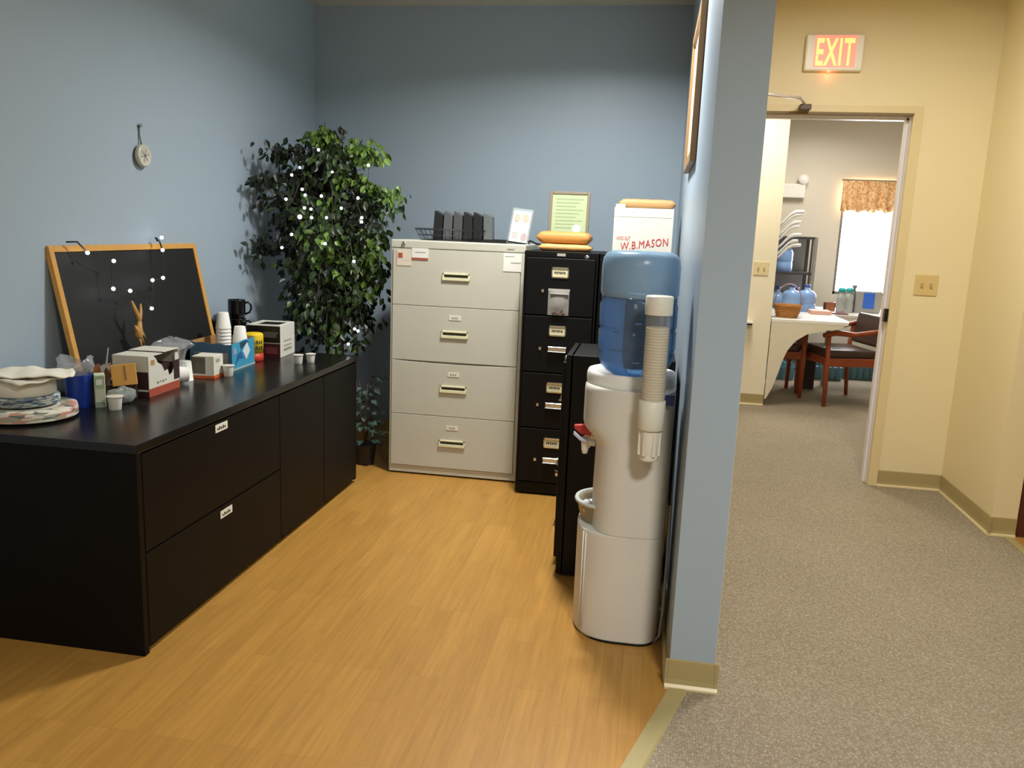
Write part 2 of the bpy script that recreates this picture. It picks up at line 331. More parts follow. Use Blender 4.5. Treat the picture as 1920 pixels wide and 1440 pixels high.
# ------------------------------------------------------------------ credenza
XC, Y0, Y1, HC = -1.541, 2.246, 4.222, .7177
XK = XC - .66
cz = thing('credenza', 'long dark espresso credenza with file drawers and doors along the left wall', 'credenza', (XC, Y0, 0))
LN = Y1 - Y0
MB().box((-.64, .012, .02), (-.022, LN - .012, HC - .03), M_ESP).box((-.62, .03, 0), (-.06, LN - .03, .02), M_DARK).build('carcass', cz)
MB().box((-.66, 0, HC - .03), (.0, LN, HC), M_ESPTOP).build('worktop', cz, bevel=.0025)
MB().box((-.655, .003, .0), (-.004, .03, HC - .03), M_ESP).build('end_panel', cz, bevel=.002)
MB().box((-.655, LN - .03, .02), (-.004, LN - .003, HC - .03), M_ESP).build('end_panel', cz, bevel=.002)
YA, YM = 3.262 - Y0, 3.755 - Y0
def front(name, y0, y1, z0, z1): return MB().box((-.022, y0, z0), (-.003, y1, z1), M_ESP).build(name, cz, bevel=.0015)
dr1 = front('drawer', .032, YA - .002, .352, HC - .038); dr2 = front('drawer', .032, YA - .002, .028, .346)
front('door', YA + .002, YM - .002, .028, HC - .038); front('door', YM + .002, LN - .032, .028, HC - .038)
def small_label(parent, y, z, tilt, w_=.088, h_=.03):
    m = MB().box((-.0035, -w_ / 2, -h_ / 2), (-.0018, w_ / 2, h_ / 2), M_LAB)
    for k in range(5): m.box((-.0018, -w_ / 2 + .012 + k * .013, -.008), (-.0014, -w_ / 2 + .021 + k * .013, .001 + .004 * (k % 2)), M_INK)
    o = m.build('label', parent, loc=(0, y, z), rot=(tilt, 0, 0)); o['label'] = 'small white label'; return o
small_label(dr1, 2.77 - Y0, .656, 0); small_label(dr2, 2.79 - Y0, .315, 0)
# ------------------------------------------------------------------ putty lateral file
lf = thing('lateral_file_cabinet', 'wide putty-coloured four-drawer lateral file cabinet against the back wall', 'file cabinet', (-1.431, 4.4545, 0))
W = .756; D = .47; HL = 1.347
MB().box((0, .012, .01), (W, D, HL - .045), M_PUTTY).box((.02, .03, 0), (W - .02, D - .03, .01), M_DARK).box((.0, .0, .01), (W, .02, .052), M_PUTTY).build('body', lf, bevel=.003)
MB().box((-.002, -.004, HL - .045), (W + .002, D, HL), M_PUTTY).build('top', lf, bevel=.006)
MB().box((0, -.001, .05), (.012, .02, HL - .045), M_PUTTY).build('side_rail', lf, bevel=.002); MB().box((W - .02, -.001, .05), (W, .02, HL - .045), M_PUTTY).build('side_rail', lf, bevel=.002)
zs = [(.988, HL - .048), (.675, .985), (.362, .672), (.055, .359)]
hz = [1.155, .833, .521, .203]; lz = [None, .929, .607, .297]
for i, ((a, b), h, l) in enumerate(zip(zs, hz, lz)):
    x0, x1 = .013, W - .022
    if i == 2:
        poly = [(x0, a), (x1, a), (x1, b)] + [(x1 + (x0 - x1) * q / 12, b - .009 * math.sin(PI * q / 12)) for q in range(1, 12)] + [(x0, b)]
    else: poly = [(x0, a), (x1, a), (x1, b), (x0, b)]
    dr = MB().prism(poly, 'y', -.008, .014, M_PUTTY).build('drawer', lf, bevel=.0015)
    cx = W / 2 - .002
    hd = MB()
    for q in (((-.077, -.016, .012), (.077, -.006, .02)), ((-.077, -.018, -.02), (.077, -.006, -.004)), ((-.077, -.016, -.02), (-.068, -.006, .02)), ((.068, -.016, -.02), (.077, -.006, .02))):
        hd.box((q[0][0] + cx, q[0][1], q[0][2] + h), (q[1][0] + cx, q[1][1], q[1][2] + h), M_PUTTYL)
    hd.box((cx - .069, -.0095, h - .006), (cx + .069, -.007, h + .013), mat('dark_recess', '3a382e', .7))
    ho = hd.build('handle', dr, bevel=.0015); ho['label'] = 'pale cream recessed drawer pull'
    if l:
        lm = MB().box((cx - .034, -.0105, l - .014), (cx + .034, -.0085, l + .012), M_LAB)
        for k in range(3): lm.box((cx - .018 + k * .013, -.0112, l - .007), (cx - .01 + k * .013, -.0104, l + .004), M_GREYINK)
        lm.build('label_card', dr)
    else:
        pink = mat('faded_pink_paper', 'ddcfbb', .7); rd = mat('brick_red_print', 'a4553f', .7)
        MB().box((.035, -.0105, 1.205), (.118, -.0085, 1.292), pink).box((.042, -.0112, 1.247), (.068, -.0104, 1.275), rd).box((.075, -.0112, 1.235), (.108, -.0104, 1.238), pink).build('sticker', dr)
        MB().box((.121, -.0105, 1.24), (.215, -.0085, 1.305), M_WHITEP).box((.121, -.0112, 1.24), (.215, -.0104, 1.252), rd).box((.14, -.0112, 1.28), (.2, -.0104, 1.284), M_GREYINK).build('sticker', dr)
        c = MB().box((.638, -.0105, 1.2), (.738, -.0085, 1.3), M_WHITEP)
        c.box((.68, -.0112, 1.245), (.735, -.0104, 1.25), M_GREYINK).box((.648, -.0112, 1.28), (.7, -.0104, 1.283), M_GREYINK); c.build('taped_card', dr)
MB().lathe([(.011, 0), (.011, .008), (.007, .01), (.001, .011)], M_CHROME, n=20, M=Matrix.Translation((.075, -.004, HL - .02)) @ Matrix.Rotation(PI / 2, 4, 'X')).box((.073, -.017, HL - .028), (.077, -.013, HL - .012), M_INK).build('lock', lf)
MB().box((W - .1, -.0055, HL - .03), (W - .06, -.0038, HL - .023), M_GREYINK).build('maker_badge', lf)
# ------------------------------------------------------------------ black vertical cabinets
def vertical_cabinet(label, loc, rz, w_, d_, h_, ndraw, details):
    t = thing('vertical_file_cabinet', label, 'file cabinet', loc, rz)
    MB().box((0, .018, .012), (w_, d_, h_), M_BLKMET).box((.02, .03, 0), (w_ - .02, d_ - .02, .012), M_DARK).build('body', t, bevel=.003)
    MB().box((0, 0, h_ - .03), (w_, .03, h_), M_BLKMET).box((0, 0, .012), (w_, .03, .07), M_BLKMET).box((0, .0, .07), (.012, .03, h_ - .03), M_BLKMET).box((w_ - .012, 0, .07), (w_, .03, h_ - .03), M_BLKMET).build('front_frame', t, bevel=.002)
    step = (h_ - .03 - .075) / ndraw
    for i in range(ndraw):
        b = h_ - .032 - i * step; a = b - step + .006
        dr = MB().box((.014, -.014, a), (w_ - .014, .012, b), M_BLKMET).build('drawer', t, bevel=.004)
        cx = w_ / 2
        zl = b - .075; zh = b - .172
        if details:
            o = MB()
            for q in (((-.045, .018), (.045, .028)), ((-.045, -.028), (.045, -.02)), ((-.045, -.028), (-.039, .028)), ((.039, -.028), (.045, .028))):
                o.box((cx + q[0][0], -.019, zl + q[0][1]), (cx + q[1][0], -.014, zl + q[1][1]), M_CHROME)
            ho = o.build('label_holder', dr, bevel=.001); ho['label'] = 'chrome label holder'
            k = MB().box((cx - .039, -.0165, zl - .02), (cx + .039, -.0148, zl + .018), mat('cream_index_card', 'd9d0a8', .7))
            for j in range(6): k.box((cx - .03 + j * .01, -.0172, zl - .004 - .002 * (j % 2)), (cx - .023 + j * .01, -.0163, zl + .006), M_INK)
            k.build('index_card', ho)
            MB().box((cx - .095, -.02, zh - .008), (cx - .08, -.013, zh + .008), M_CHROME).build('latch', dr, bevel=.002)
        ha = MB().prism([(-.036, zh - .012), (-.022, zh - .016), (-.018, zh - .008), (-.018, zh + .01), (-.014, zh + .014), (-.014, zh - .012)], 'x', cx - .045, cx + .05, M_CHROME)
        hh = ha.build('handle', dr, bevel=.001); hh['label'] = 'chrome drawer pull'
    MB().lathe([(.012, 0), (.012, .008), (.008, .011), (.001, .012)], M_CHROME, n=20, M=Matrix.Translation((w_ - .06, .0, h_ - .022)) @ Matrix.Rotation(PI / 2, 4, 'X')).build('lock', t)
    MB().box((w_ / 2 - .022, -.002, h_ - .022), (w_ / 2 + .022, .001, h_ - .008), mat('silver_badge', 'b9b6a8', .4, .3)).build('badge', t)
    return t
c1 = vertical_cabinet('tall black four-drawer file cabinet right beside the putty lateral file', (-.652, 4.28, 0), 0, .386, .66, 1.322, 4, True)
c2 = vertical_cabinet('tall black file cabinet mostly hidden behind the water cooler, under the white carton', (-.258, 4.28, 0), 0, .386, .66, 1.322, 4, False)
c3 = vertical_cabinet('short black file cabinet standing sideways behind the water cooler', (-.306, 3.617, 0), -PI / 2, .382, .43, .942, 3, False)
# zip bag taped on drawer one
t = thing('zip_bag', 'clear plastic bag with small brown bits taped to the tall black cabinet', 'plastic bag', (-.46, 4.262, 1.07))
mbag = mat('clear_bag_plastic', 'b9b4ac', .25, alpha=.55)
m = MB(); N_ = 8; g = [[(-.055 + .11 * i / N_, -.006 - .012 * math.sin(PI * i / N_) * (1 - abs(2 * j / N_ - .8)) - .003 * random.random(), -.075 + .135 * j / N_) for i in range(N_ + 1)] for j in range(N_ + 1)]
m.add([p for r in g for p in r], [(j * 9 + i, j * 9 + i + 1, (j + 1) * 9 + i + 1, (j + 1) * 9 + i) for j in range(N_) for i in range(N_)], mbag, True)
m.box((-.056, -.004, .05), (.056, -.001, .062), mat('grey_bag_seal', 'a9a9a2', .4)); m.build('pouch', t)
m = MB()
for k in range(26): m.ball((random.uniform(-.032, .035), -.007 - random.random() * .004, -.066 + random.random() ** 2 * .03), .005, mat('brown_beads', '5a3b30', .5), 4)
m.build('contents', t)
t = thing('key', 'small key hanging from the lowest drawer of the tall black cabinet', 'key', (-.425, 4.262, .16))
MB().tube([(0, -.006, .03), (.012, -.006, .02), (.012, -.006, 0), (0, -.006, -.01), (-.012, -.006, 0)], .003, M_CHROME).box((-.006, -.008, -.036), (.012, -.005, -.018), M_CHROME).build('blade', t)
# ------------------------------------------------------------------ items on the lateral file
ZL = HL
M_WIRE = mat('black_wire', '18181a', .4, .3)
bk = thing('wire_basket', 'black wire basket holding black folders on the putty cabinet', 'wire basket', (-1.13, 4.66, ZL))
m = MB(); A, B_, a_, b_ = .2, .09, .17, .07
for z, x, y in ((.066, A, B_), (.06, A, B_), (.03, (A + a_) / 2, (B_ + b_) / 2), (.004, a_, b_)):
    m.tube([(-x, -y, z), (x, -y, z), (x, y, z), (-x, y, z)], .0022, M_WIRE, 6, closed=True)
for k in range(15):
    u = -1 + 2 * k / 14
    m.tube([(u * A, -B_, .066), (u * a_, -b_, .004), (u * a_, b_, .004), (u * A, B_, .066)], .0016, M_WIRE, 5)
for k in range(5):
    v = -1 + 2 * k / 4
    m.tube([(-A, v * B_, .066), (-a_, v * b_, .004), (a_, v * b_, .004), (A, v * B_, .066)], .0016, M_WIRE, 5)
m.build('wire_frame', bk)
fx = [(-1.21, 'leftmost black folder standing in the wire basket', '1e1f21'), (-1.155, 'grey folder standing second from the left in the wire basket', '56585b'), (-1.1, 'grey folder standing third from the left in the wire basket', '4e4e4f'),
      (-1.038, 'black folder standing third from the right in the wire basket', '222526'), (-.985, 'black folder second from the right in the wire basket', '1d1f20'), (-.935, 'grey folder at the right end of the wire basket', '5f6365')]
for i, (x, lb, hx) in enumerate(fx):
    mm = mat('folder_' + hx, hx, .45)
    o = MB().prism([(-.0245, 0), (.0245, 0), (.0245, .138), (.019, .144), (-.02, .163), (-.0245, .16)], 'y', -.05, .045, mm).build('folder', bevel=.002)
    o.location = (-1.215 + i * .0595, 4.655, ZL + .005); o.rotation_euler = (0, math.radians(3.5 - i * 1.1), math.radians(3)); tag(o, lb, 'folder', 'folders in the wire basket')
o = MB().box((-.17, -.09, 0), (.16, .09, .018), mat('black_tray_plastic', '17181a', .4)).box((-.16, -.08, .018), (.15, .08, .019), M_DARK).build('letter_tray', bevel=.004); o.location = (-.86, 4.69, ZL)
tag(o, 'flat black tray lying behind the brochure on the putty cabinet', 'tray')
o = MB().tube([(-.70, 4.62, ZL + .012), (-.67, 4.6, ZL + .02), (-.64, 4.59, ZL + .008), (-.6, 4.56, ZL - .0), (-.58, 4.55, 1.329)], .0055, mat('black_cable', '18181a', .5)).build('cable'); tag(o, 'black cable running off the corner of the putty cabinet', 'cable')
br = thing('brochure_holder', 'clear stand of brochures with two faces printed, on the putty cabinet', 'brochure holder', (-.745, 4.6, ZL), math.radians(-4)); br.rotation_euler = (0, math.radians(5), math.radians(-4))
R_ = Matrix.Rotation(math.radians(-16), 4, 'X')
macr = mat('clear_acrylic', 'b9c6c8', .1, alpha=.35)
MB().box((-.058, 0, .0), (.058, .002, .205), macr, R_).box((-.058, -.025, .0), (.058, .05, .003), macr).box((-.06, -.014, 0), (-.057, .004, .2), macr, R_).box((.057, -.014, 0), (.06, .004, .2), macr, R_).build('stand', br)
m = MB().box((-.052, -.010, .01), (.052, -.002, .188), mat('brochure_paper', 'c9c8c2', .4), R_)
sk = mat('printed_skin_tone', 'cfa995', .5)
for (x, z, r, c) in ((-.026, .145, .017, sk), (.024, .148, .019, sk), (.03, .04, .018, mat('printed_mauve', 'a9979a', .5)), (-.03, .112, .014, mat('printed_pale_blue', 'c4d2da', .5)), (.03, .105, .02, mat('printed_white', 'dedcd8', .5))):
    m.lathe([(r, 0), (r, .0006)], c, n=20, M=R_ @ Matrix.Translation((x, -.010, z)) @ Matrix.Rotation(PI / 2, 4, 'X'), sy=1.35)
for k in range(4): m.box((-.042, -.0107, .03 + k * .009), (-.004, -.0100, .033 + k * .009), M_GREYINK, R_)
m.build('brochures', br)
# ------------------------------------------------------------------ items on the tall black cabinets
ZV = 1.322
fm = thing('picture_frame', 'brown framed green certificate standing on the tall black cabinet', 'picture frame', (-.475, 4.69, ZV))
Rf = Matrix.Rotation(math.radians(-8), 4, 'X')
mf = mat('taupe_wood_frame', '7f7460', .5); m = MB()
for q in (((-.098, 0, .0), (.098, .015, .016)), ((-.098, 0, .315), (.098, .015, .331)), ((-.115, 0, 0), (-.098, .015, .331)), ((.098, 0, 0), (.115, .015, .331))): m.box(q[0], q[1], mf, Rf)
m.build('frame', fm, bevel=.003)
m = MB().box((-.1, .005, .014), (.1, .009, .318), mat('pale_green_certificate', 'a9b78f', .6), Rf)
for k in range(9): m.box((-.078, .0043, .285 - k * .02), (.078 - .02 * (k % 3), .005, .292 - k * .02), mat('pale_certificate_print', '93a079', .6), Rf)
m.box((-.085, .0043, .21), (.085, .005, .212), mat('certificate_rule', 'c3caa2', .6), Rf)
m.lathe([(.024, 0), (.024, .001)], mat('white_round_seal', 'f0ecd4', .5), n=24, M=Rf @ Matrix.Translation((.045, .0048, .125)) @ Matrix.Rotation(PI / 2, 4, 'X'))
m.build('certificate', fm)
def env(label, loc, rz, w_, d_, h_, col, seed):
    random.seed(seed); m = MB(); n = 14; rings = []
    for i in range(n + 1):
        u = -1 + 2 * i / n; e = max((1 - abs(u) ** 14) ** .5, .3)
        rings.append([(u * w_ / 2, (abs(math.cos(a)) ** .45 * (1 if math.cos(a) > 0 else -1)) * d_ / 2, h_ / 2 + (abs(math.sin(a)) ** .45 * (1 if math.sin(a) > 0 else -1)) * h_ / 2 * e + random.uniform(-.001, .001)) for a in [2 * PI * k / 16 for k in range(16)]])
    m.loft(rings, mat(col + '_manila', col, .55, bump=.3, bscale=60), True)
    o = m.build('padded_envelope'); o.location = loc; o.rotation_euler = (0, 0, rz); return tag(o, label, 'envelope')
env('yellow padded mailer, lower of the two in front of the certificate', (-.46, 4.5, ZV), math.radians(2), .285, .2, .038, 'c9995c', 2)
env('thick yellow padded mailer, upper of the two in front of the certificate', (-.47, 4.52, ZV + .038), math.radians(-2), .285, .17, .066, 'bf8a45', 3)
bx = thing('carton', 'white cardboard carton with red lettering on top of the black cabinet behind the water bottle', 'carton', (-.055, 4.5, ZV))
mw = mat('white_carton_board', 'd9d6cb', .6)
MB().box((-.155, 0, 0), (.158, .31, .243), mw).box((-.154, -.0012, .195), (.152, 0, .2), mat('carton_seam', 'd9d5c8', .6)).build('box_body', bx, bevel=.003)
MB().box((-.15, .02, .23), (-.1, .1, .262), mw).build('flap', bx)
rdm = mat('red_carton_print', 'c4433a', .6); fred = mat('faded_red_carton_print', 'e0a79d', .6)
text_mesh('lettering', 'W.B.MASON', .058, rdm, bx, (.014, -.0015, .03), (PI / 2, 0, 0), warp=lambda x: .006 + .16 * x - .55 * (x - .03) * (x - .03) * (1 if x > .03 else -.2), bold=0, width=.25)
text_mesh('slogan_lettering', 'WHO BUT', .026, fred, bx, (-.1, -.0015, .075), (PI / 2, 0, 0), bold=.001, width=.075)
env('tan padded mailer lying on top of the white carton', (-.04, 4.62, ZV + .243), 0, .3, .16, .05, 'bb9462', 5)
# ------------------------------------------------------------------ water cooler
def outline(xl, z, s=1.0, xr=.118, cy=2.9, ry=.19, n=72):
    cx = -.03; pts = []
    for k in range(n):
        a = 2 * PI * k / n; c_, s_ = math.cos(a), math.sin(a)
        e = 2.5 if c_ < 0 else 5.0
        rx = (cx - xl) if c_ < 0 else (xr - cx)
        x = cx + rx * s * abs(c_) ** (2 / e) * (1 if c_ > 0 else -1); y = cy + ry * s * abs(s_) ** (2 / (e if c_ < 0 else 5)) * (1 if s_ > 0 else -1)
        if c_ >= 0: y = cy + ry * s * (abs(s_) ** (2 / 3.2)) * (1 if s_ > 0 else -1)
        else: y = cy + ry * s * abs(s_) ** (2 / 2.5) * (1 if s_ > 0 else -1)
        pts.append((x, y, z))
    return pts
M_COOL = mat('almond_cooler_plastic', 'd9d6cc', .38); M_COOL2 = mat('white_cooler_plastic', 'e9e7e0', .3)
wc = thing('water_cooler', 'almond floor-standing water cooler beside the partition end', 'water cooler', (0, 0, 0))
MB().loft([outline(-.188, .0), outline(-.198, .012), outline(-.198, .02), outline(-.2, .385), outline(-.2, .392), outline(-.198, .396), outline(-.152, .3965)], M_COOL).build('lower_shell', wc)
MB().loft([outline(-.186, -.0005, 1.012), outline(-.186, .008, 1.012)], M_DARK).build('dark_foot_band', wc)  # thin black band around the foot of the cooler
MB().loft([outline(-.153, .395, .998), outline(-.153, .402, .998), outline(-.15, .69), outline(-.151, .70), outline(-.165, .725), outline(-.196, .755), outline(-.2, .775), outline(-.2, .785), outline(-.2, .885), outline(-.199, .897), outline(-.194, .905), outline(-.185, .908)], M_COOL).build('upper_body', wc)
tc_ = (-.04, 2.9)
MB().lathe([(.15, .90), (.155, .905), (.157, .915), (.157, .94), (.152, .952), (.142, .953), (.118, .94), (.1, .92), (.098, .90)], M_COOL2, (tc_[0], tc_[1], 0), 64).build('bottle_collar', wc)
m = MB()
for dx, dy in ((-.168, 2.763), (-.158, 2.752)): m.tube([(dx, dy, .02), (dx, dy, .388)], .0022, M_COOL2, 8)
m.build('seam_ribs', wc)
MB().lathe([(.088, .385), (.094, .39), (.11, .462), (.118, .468), (.118, .476), (.108, .476), (.1, .465), (.09, .41)], mat('taupe_bin_band', '9c9078', .4), (-.095, 2.89, 0), 48, caps=False).build('cup_bin', wc)
MB().lathe([(.108, .466), (.119, .466), (.1205, .472), (.118, .479), (.108, .479), (.106, .472), (.108, .466)], mat('pale_grey_rim', 'c9cfca', .3), (-.095, 2.89, 0), 48, caps=False).build('bin_rim', wc)
MB().lathe([(.1, .43), (.001, .428)], mat('grey_bin_liner', '6e7a78', .5), (-.095, 2.89, 0), 40, caps=False).build('bin_floor', wc)
tp = MB(); tp.tube([(-.15, 2.86, .685), (-.185, 2.86, .688)], .012, M_COOL2).lathe([(.009, .645), (.013, .66), (.015, .69), (.012, .705)], M_COOL2, (-.187, 2.86, 0), 20)
tpo = tp.build('faucet', wc)
MB().prism([(-.23, .748), (-.2, .752), (-.165, .728), (-.17, .712), (-.2, .715), (-.228, .735)], 'y', 2.848, 2.872, mat('red_tap_lever', 'b8322c', .35)).build('red_lever', tpo, bevel=.003)
MB().prism([(-.228, .73), (-.2, .708), (-.175, .7), (-.18, .692), (-.205, .697), (-.23, .718)], 'y', 2.83, 2.848, mat('blue_white_tap_lever', 'bfc9de', .35)).build('pale_lever', tpo, bevel=.003)
tp2 = MB(); tp2.tube([(-.15, 2.95, .685), (-.182, 2.95, .688)], .012, M_COOL2).lathe([(.009, .645), (.013, .66), (.015, .69), (.012, .705)], M_COOL2, (-.182, 2.95, 0), 20); tp2.build('faucet', wc)
MB().box((.078, 2.708, .872), (.1095, 2.714, .907), mat('navy_sticker', '2c3468', .5)).build('blue_sticker', wc)
o = MB().tube([(.126, 2.79, .5), (.128, 2.77, .3), (.126, 2.76, .12), (.12, 2.75, .03), (.1, 2.745, .006), (.128, 2.8, .006)], .005, mat('grey_power_cord', '8f8c84', .5)).build('power_cord', wc)
for i, (x, y, z, r) in enumerate(((-.17, 2.87, .45, .02), (-.16, 2.91, .44, .018), (-.165, 2.83, .445, .015))):
    m = MB(); m.ball((0, 0, 0), r, mat('crumpled_tissue', 'e6e8e6', .8), 6)
    random.seed(i); m.v = [tuple(c * random.uniform(.75, 1.2) for c in v) for v in m.v]
    o = m.build('paper_scrap'); o.location = (x, y, z); tag(o, ['crumpled white scrap in the middle of the cooler cup bin', 'crumpled white scrap at the back of the cooler cup bin', 'crumpled white scrap at the front of the cooler cup bin'][i], 'paper', 'scraps in the cooler bin')
# bottle
M_BOT = bpy.data.materials.new('blue_bottle_plastic'); M_BOT.use_nodes = True
def bottle_mat(name, col, rough, tmix):
    m, nt, b, N, L = nodes_mat(name)
    out = nt.nodes['Material Output']; tr = N('ShaderNodeBsdfTransparent'); tr.inputs[0].default_value = lin(col)
    b.inputs['Base Color'].default_value = lin(col); b.inputs['Roughness'].default_value = rough
    mx = N('ShaderNodeMixShader'); mx.inputs[0].default_value = tmix; L(b.outputs[0], mx.inputs[1]); L(tr.outputs[0], mx.inputs[2]); L(mx.outputs[0], out.inputs[0])
    return m
M_BOT = bottle_mat('blue_bottle_plastic', 'a8c4e0', .08, .8)
M_FOG = bottle_mat('misted_blue_plastic', 'a3c6e2', .25, .35)
wb = thing('water_bottle', 'large blue five-gallon water bottle upside down on the cooler', 'water bottle', (-.031, 2.89, .925))
prof = [(.03, .0), (.075, .012), (.105, .03), (.125, .05), (.136, .075), (.138, .095), (.134, .102), (.139, .112), (.139, .17), (.134, .178), (.139, .19), (.139, .26), (.133, .272), (.133, .29), (.139, .302), (.139, .36), (.1385, .395), (.134, .42), (.122, .437), (.1, .444), (.06, .445), (.04, .438), (.001, .438)]
prof = [(r * .972, z) for r, z in prof]
low = [p for p in prof if p[1] <= .29]; high = [p for p in prof if p[1] >= .29]
MB().lathe(low, M_BOT, n=64, caps=False).build('bottle_wall', wb)
MB().lathe(high, M_FOG, n=64, caps=False).build('misted_wall', wb)
M_WATER = mat('water', 'c6dbee', .02, trans=1, ior=1.33)
MB().lathe([(max(.001, r - .004), z + .003) for r, z in low[:-1]] + [(.124, .286), (.001, .286)], M_WATER, n=64, caps=False).build('water', wb)
# cup dispenser
cd = thing('cup_dispenser', 'tall clear tube of paper cups mounted on the cooler side', 'cup dispenser', (.036, 2.635, .70))
M_CUPH = mat('ivory_dispenser_plastic', 'e2dece', .35)
MB().lathe([(.0435, .478), (.044, .48), (.044, .533), (.041, .538), (.001, .538)], M_CUPH, n=40).build('cap', cd)
MB().lathe([(.040, .19), (.040, .5)], mat('clear_tube', 'c8c6c0', .08, alpha=.22), n=40, caps=False).build('tube', cd)
MB().lathe([(.041, .105), (.0425, .108), (.043, .2), (.041, .202)], M_CUPH, n=40).build('collar', cd)
m = MB(); m.lathe([(.03, .012), (.033, .05), (.036, .108)], M_CUPH, n=36); 
for k in range(7):
    a = 2 * PI * k / 7; m.box((-.006, .028, .02), (.006, .038, .1), M_CUPH, Matrix.Rotation(a, 4, 'Z'))
m.lathe([(.026, .0), (.031, .004), (.032, .02)], M_CUPH, n=36); m.build('nozzle', cd, bevel=.001)
mc = mat('beige_paper_cups', 'd6cbb0', .6); prof = [(.034, .195)]
for k in range(26): z = .197 + k * .0093; prof += [(.0365, z), (.0372, z + .0045), (.0355, z + .0085)]
prof += [(.001, prof[-1][1])]
MB().lathe(prof, mc, n=32, smooth=False).build('cup_stack', cd)
MB().box((-.02, .035, .12), (.02, .078, .19), M_CUPH).box((-.02, .035, .21), (.02, .078, .235), M_CUPH).build('bracket', cd)
# framed picture on the partition
pf = thing('wall_picture', 'wooden framed picture hung high on the blue partition, seen almost edge-on', 'framed picture', (XP0, 3.75, 2.02))
mwf = mat('light_brown_wood_frame', '8f6f4c', .4); m = MB()
for (a, b) in (((-.31, -.3), (.31, -.26)), ((-.31, .26), (.31, .3)), ((-.35, -.3), (-.31, .3)), ((.31, -.3), (.35, .3))): m.box((-.026, a[0], a[1]), (-.001, b[0], b[1]), mwf)
m.build('frame', pf, bevel=.003)
MB().box((-.014, -.315, -.265), (-.004, .315, .265), mat('cream_picture_mat', 'e5dcbc', .25)).build('picture', pf)
# ------------------------------------------------------------------ pocket watch style wall ornament
ck = thing('wall_medallion', 'small round silver medallion hanging from a nail on the left wall', 'wall ornament', (XL, 3.40, 1.68))
MB().lathe([(.042, 0), (.048, .005), (.048, .02), (.043, .024), (.038, .021), (.001, .021)], mat('silver_medal', 'c9c7b8', .4, .1), n=32, M=Matrix.Translation((.006, 0, 0)) @ Matrix.Rotation(PI / 2, 4, 'Y')).build('disc', ck)
m = MB()
for a in (0, 60, 120): m.box((.0265, -.028, -.003), (.028, .028, .003), mat('grey_engraving', '96948a', .5), Matrix.Rotation(math.radians(a + 15), 4, 'X'))
m.build('engraving', ck)
MB().tube([(.012, 0, .048), (.006, 0, .08), (.004, 0, .128)], .0035, mat('grey_ribbon', '7c827e', .6)).build('ribbon', ck)
MB().lathe([(.005, 0), (.005, .012), (.008, .014), (.001, .015)], M_CHROME, n=12, M=Matrix.Translation((0, 0, .128)) @ Matrix.Rotation(PI / 2, 4, 'Y')).build('nail', ck)
# ------------------------------------------------------------------ chalkboard
BA = math.atan2(.117, .577)   # lean
cb = thing('chalkboard', 'black chalkboard in a light wood frame leaning on the wall behind the clutter', 'chalkboard', (-2.125, 2.79, HC))
Rb = Matrix.Rotation(-BA, 4, 'Y')
mo = mat('honey_oak_frame', 'cf9a4c', .45, var=.12, vscale=30); m = MB(); BW = 1.02; BH = .59; ft = .025
for (a, b) in (((ft, 0), (BW - ft, ft)), ((ft, BH - ft), (BW - ft, BH)), ((0, 0), (ft, BH)), ((BW - ft, 0), (BW, BH))): m.box((-.018, a[0], a[1]), (.004, b[0], b[1]), mo, Rb)
m.build('frame', cb, bevel=.002)
MB().box((-.014, .018, .018), (-.002, BW - .018, BH - .018), mat('blackboard_slate', '0d0d0d', .6, var=.15, vscale=4), Rb).build('slate', cb)
# ------------------------------------------------------------------ string lights
M_BULB = mat('lit_fairy_bulb', 'ffffff', .3, emit='f4f8ff', estr=14); M_CORD = mat('dark_green_cord', '1c2119', .6)
def bulbs(parent, pts, r=.0075):
    for p in pts:
        MB().ball((0, 0, 0), r, M_BULB, 6).build('bulb', parent, loc=p)
sl = thing('string_lights', 'short string of white fairy lights draped over the chalkboard', 'string lights', (0, 0, 0))
bp_ = [(-2.18, 2.93, 1.27), (-2.16, 3.06, 1.235), (-2.15, 3.035, 1.124), (-2.14, 3.13, 1.11), (-2.14, 3.29, 1.146), (-2.15, 3.385, 1.151), (-2.175, 3.43, 1.272), (-2.19, 3.45, 1.327), (-2.12, 3.245, 1.027)]
bulbs(sl, bp_)
cord = [(-2.225, 2.87, 1.31), (-2.2, 2.9, 1.312), (-2.19, 2.93, 1.28), (-2.175, 3.0, 1.25), (-2.165, 3.06, 1.235), (-2.16, 3.04, 1.17), (-2.155, 3.035, 1.124), (-2.15, 3.08, 1.12), (-2.145, 3.13, 1.11), (-2.13, 3.2, 1.08), (-2.125, 3.245, 1.03), (-2.135, 3.29, 1.146), (-2.15, 3.385, 1.151), (-2.165, 3.42, 1.21), (-2.175, 3.43, 1.272), (-2.195, 3.44, 1.31), (-2.22, 3.45, 1.325), (-2.225, 3.47, 1.31)]
m = MB(); m.tube(cord, .0016, M_CORD, 5).tube(cord[:3], .0035, M_CORD, 6).tube(cord[-4:], .004, M_CORD, 6); m.build('cord', sl)
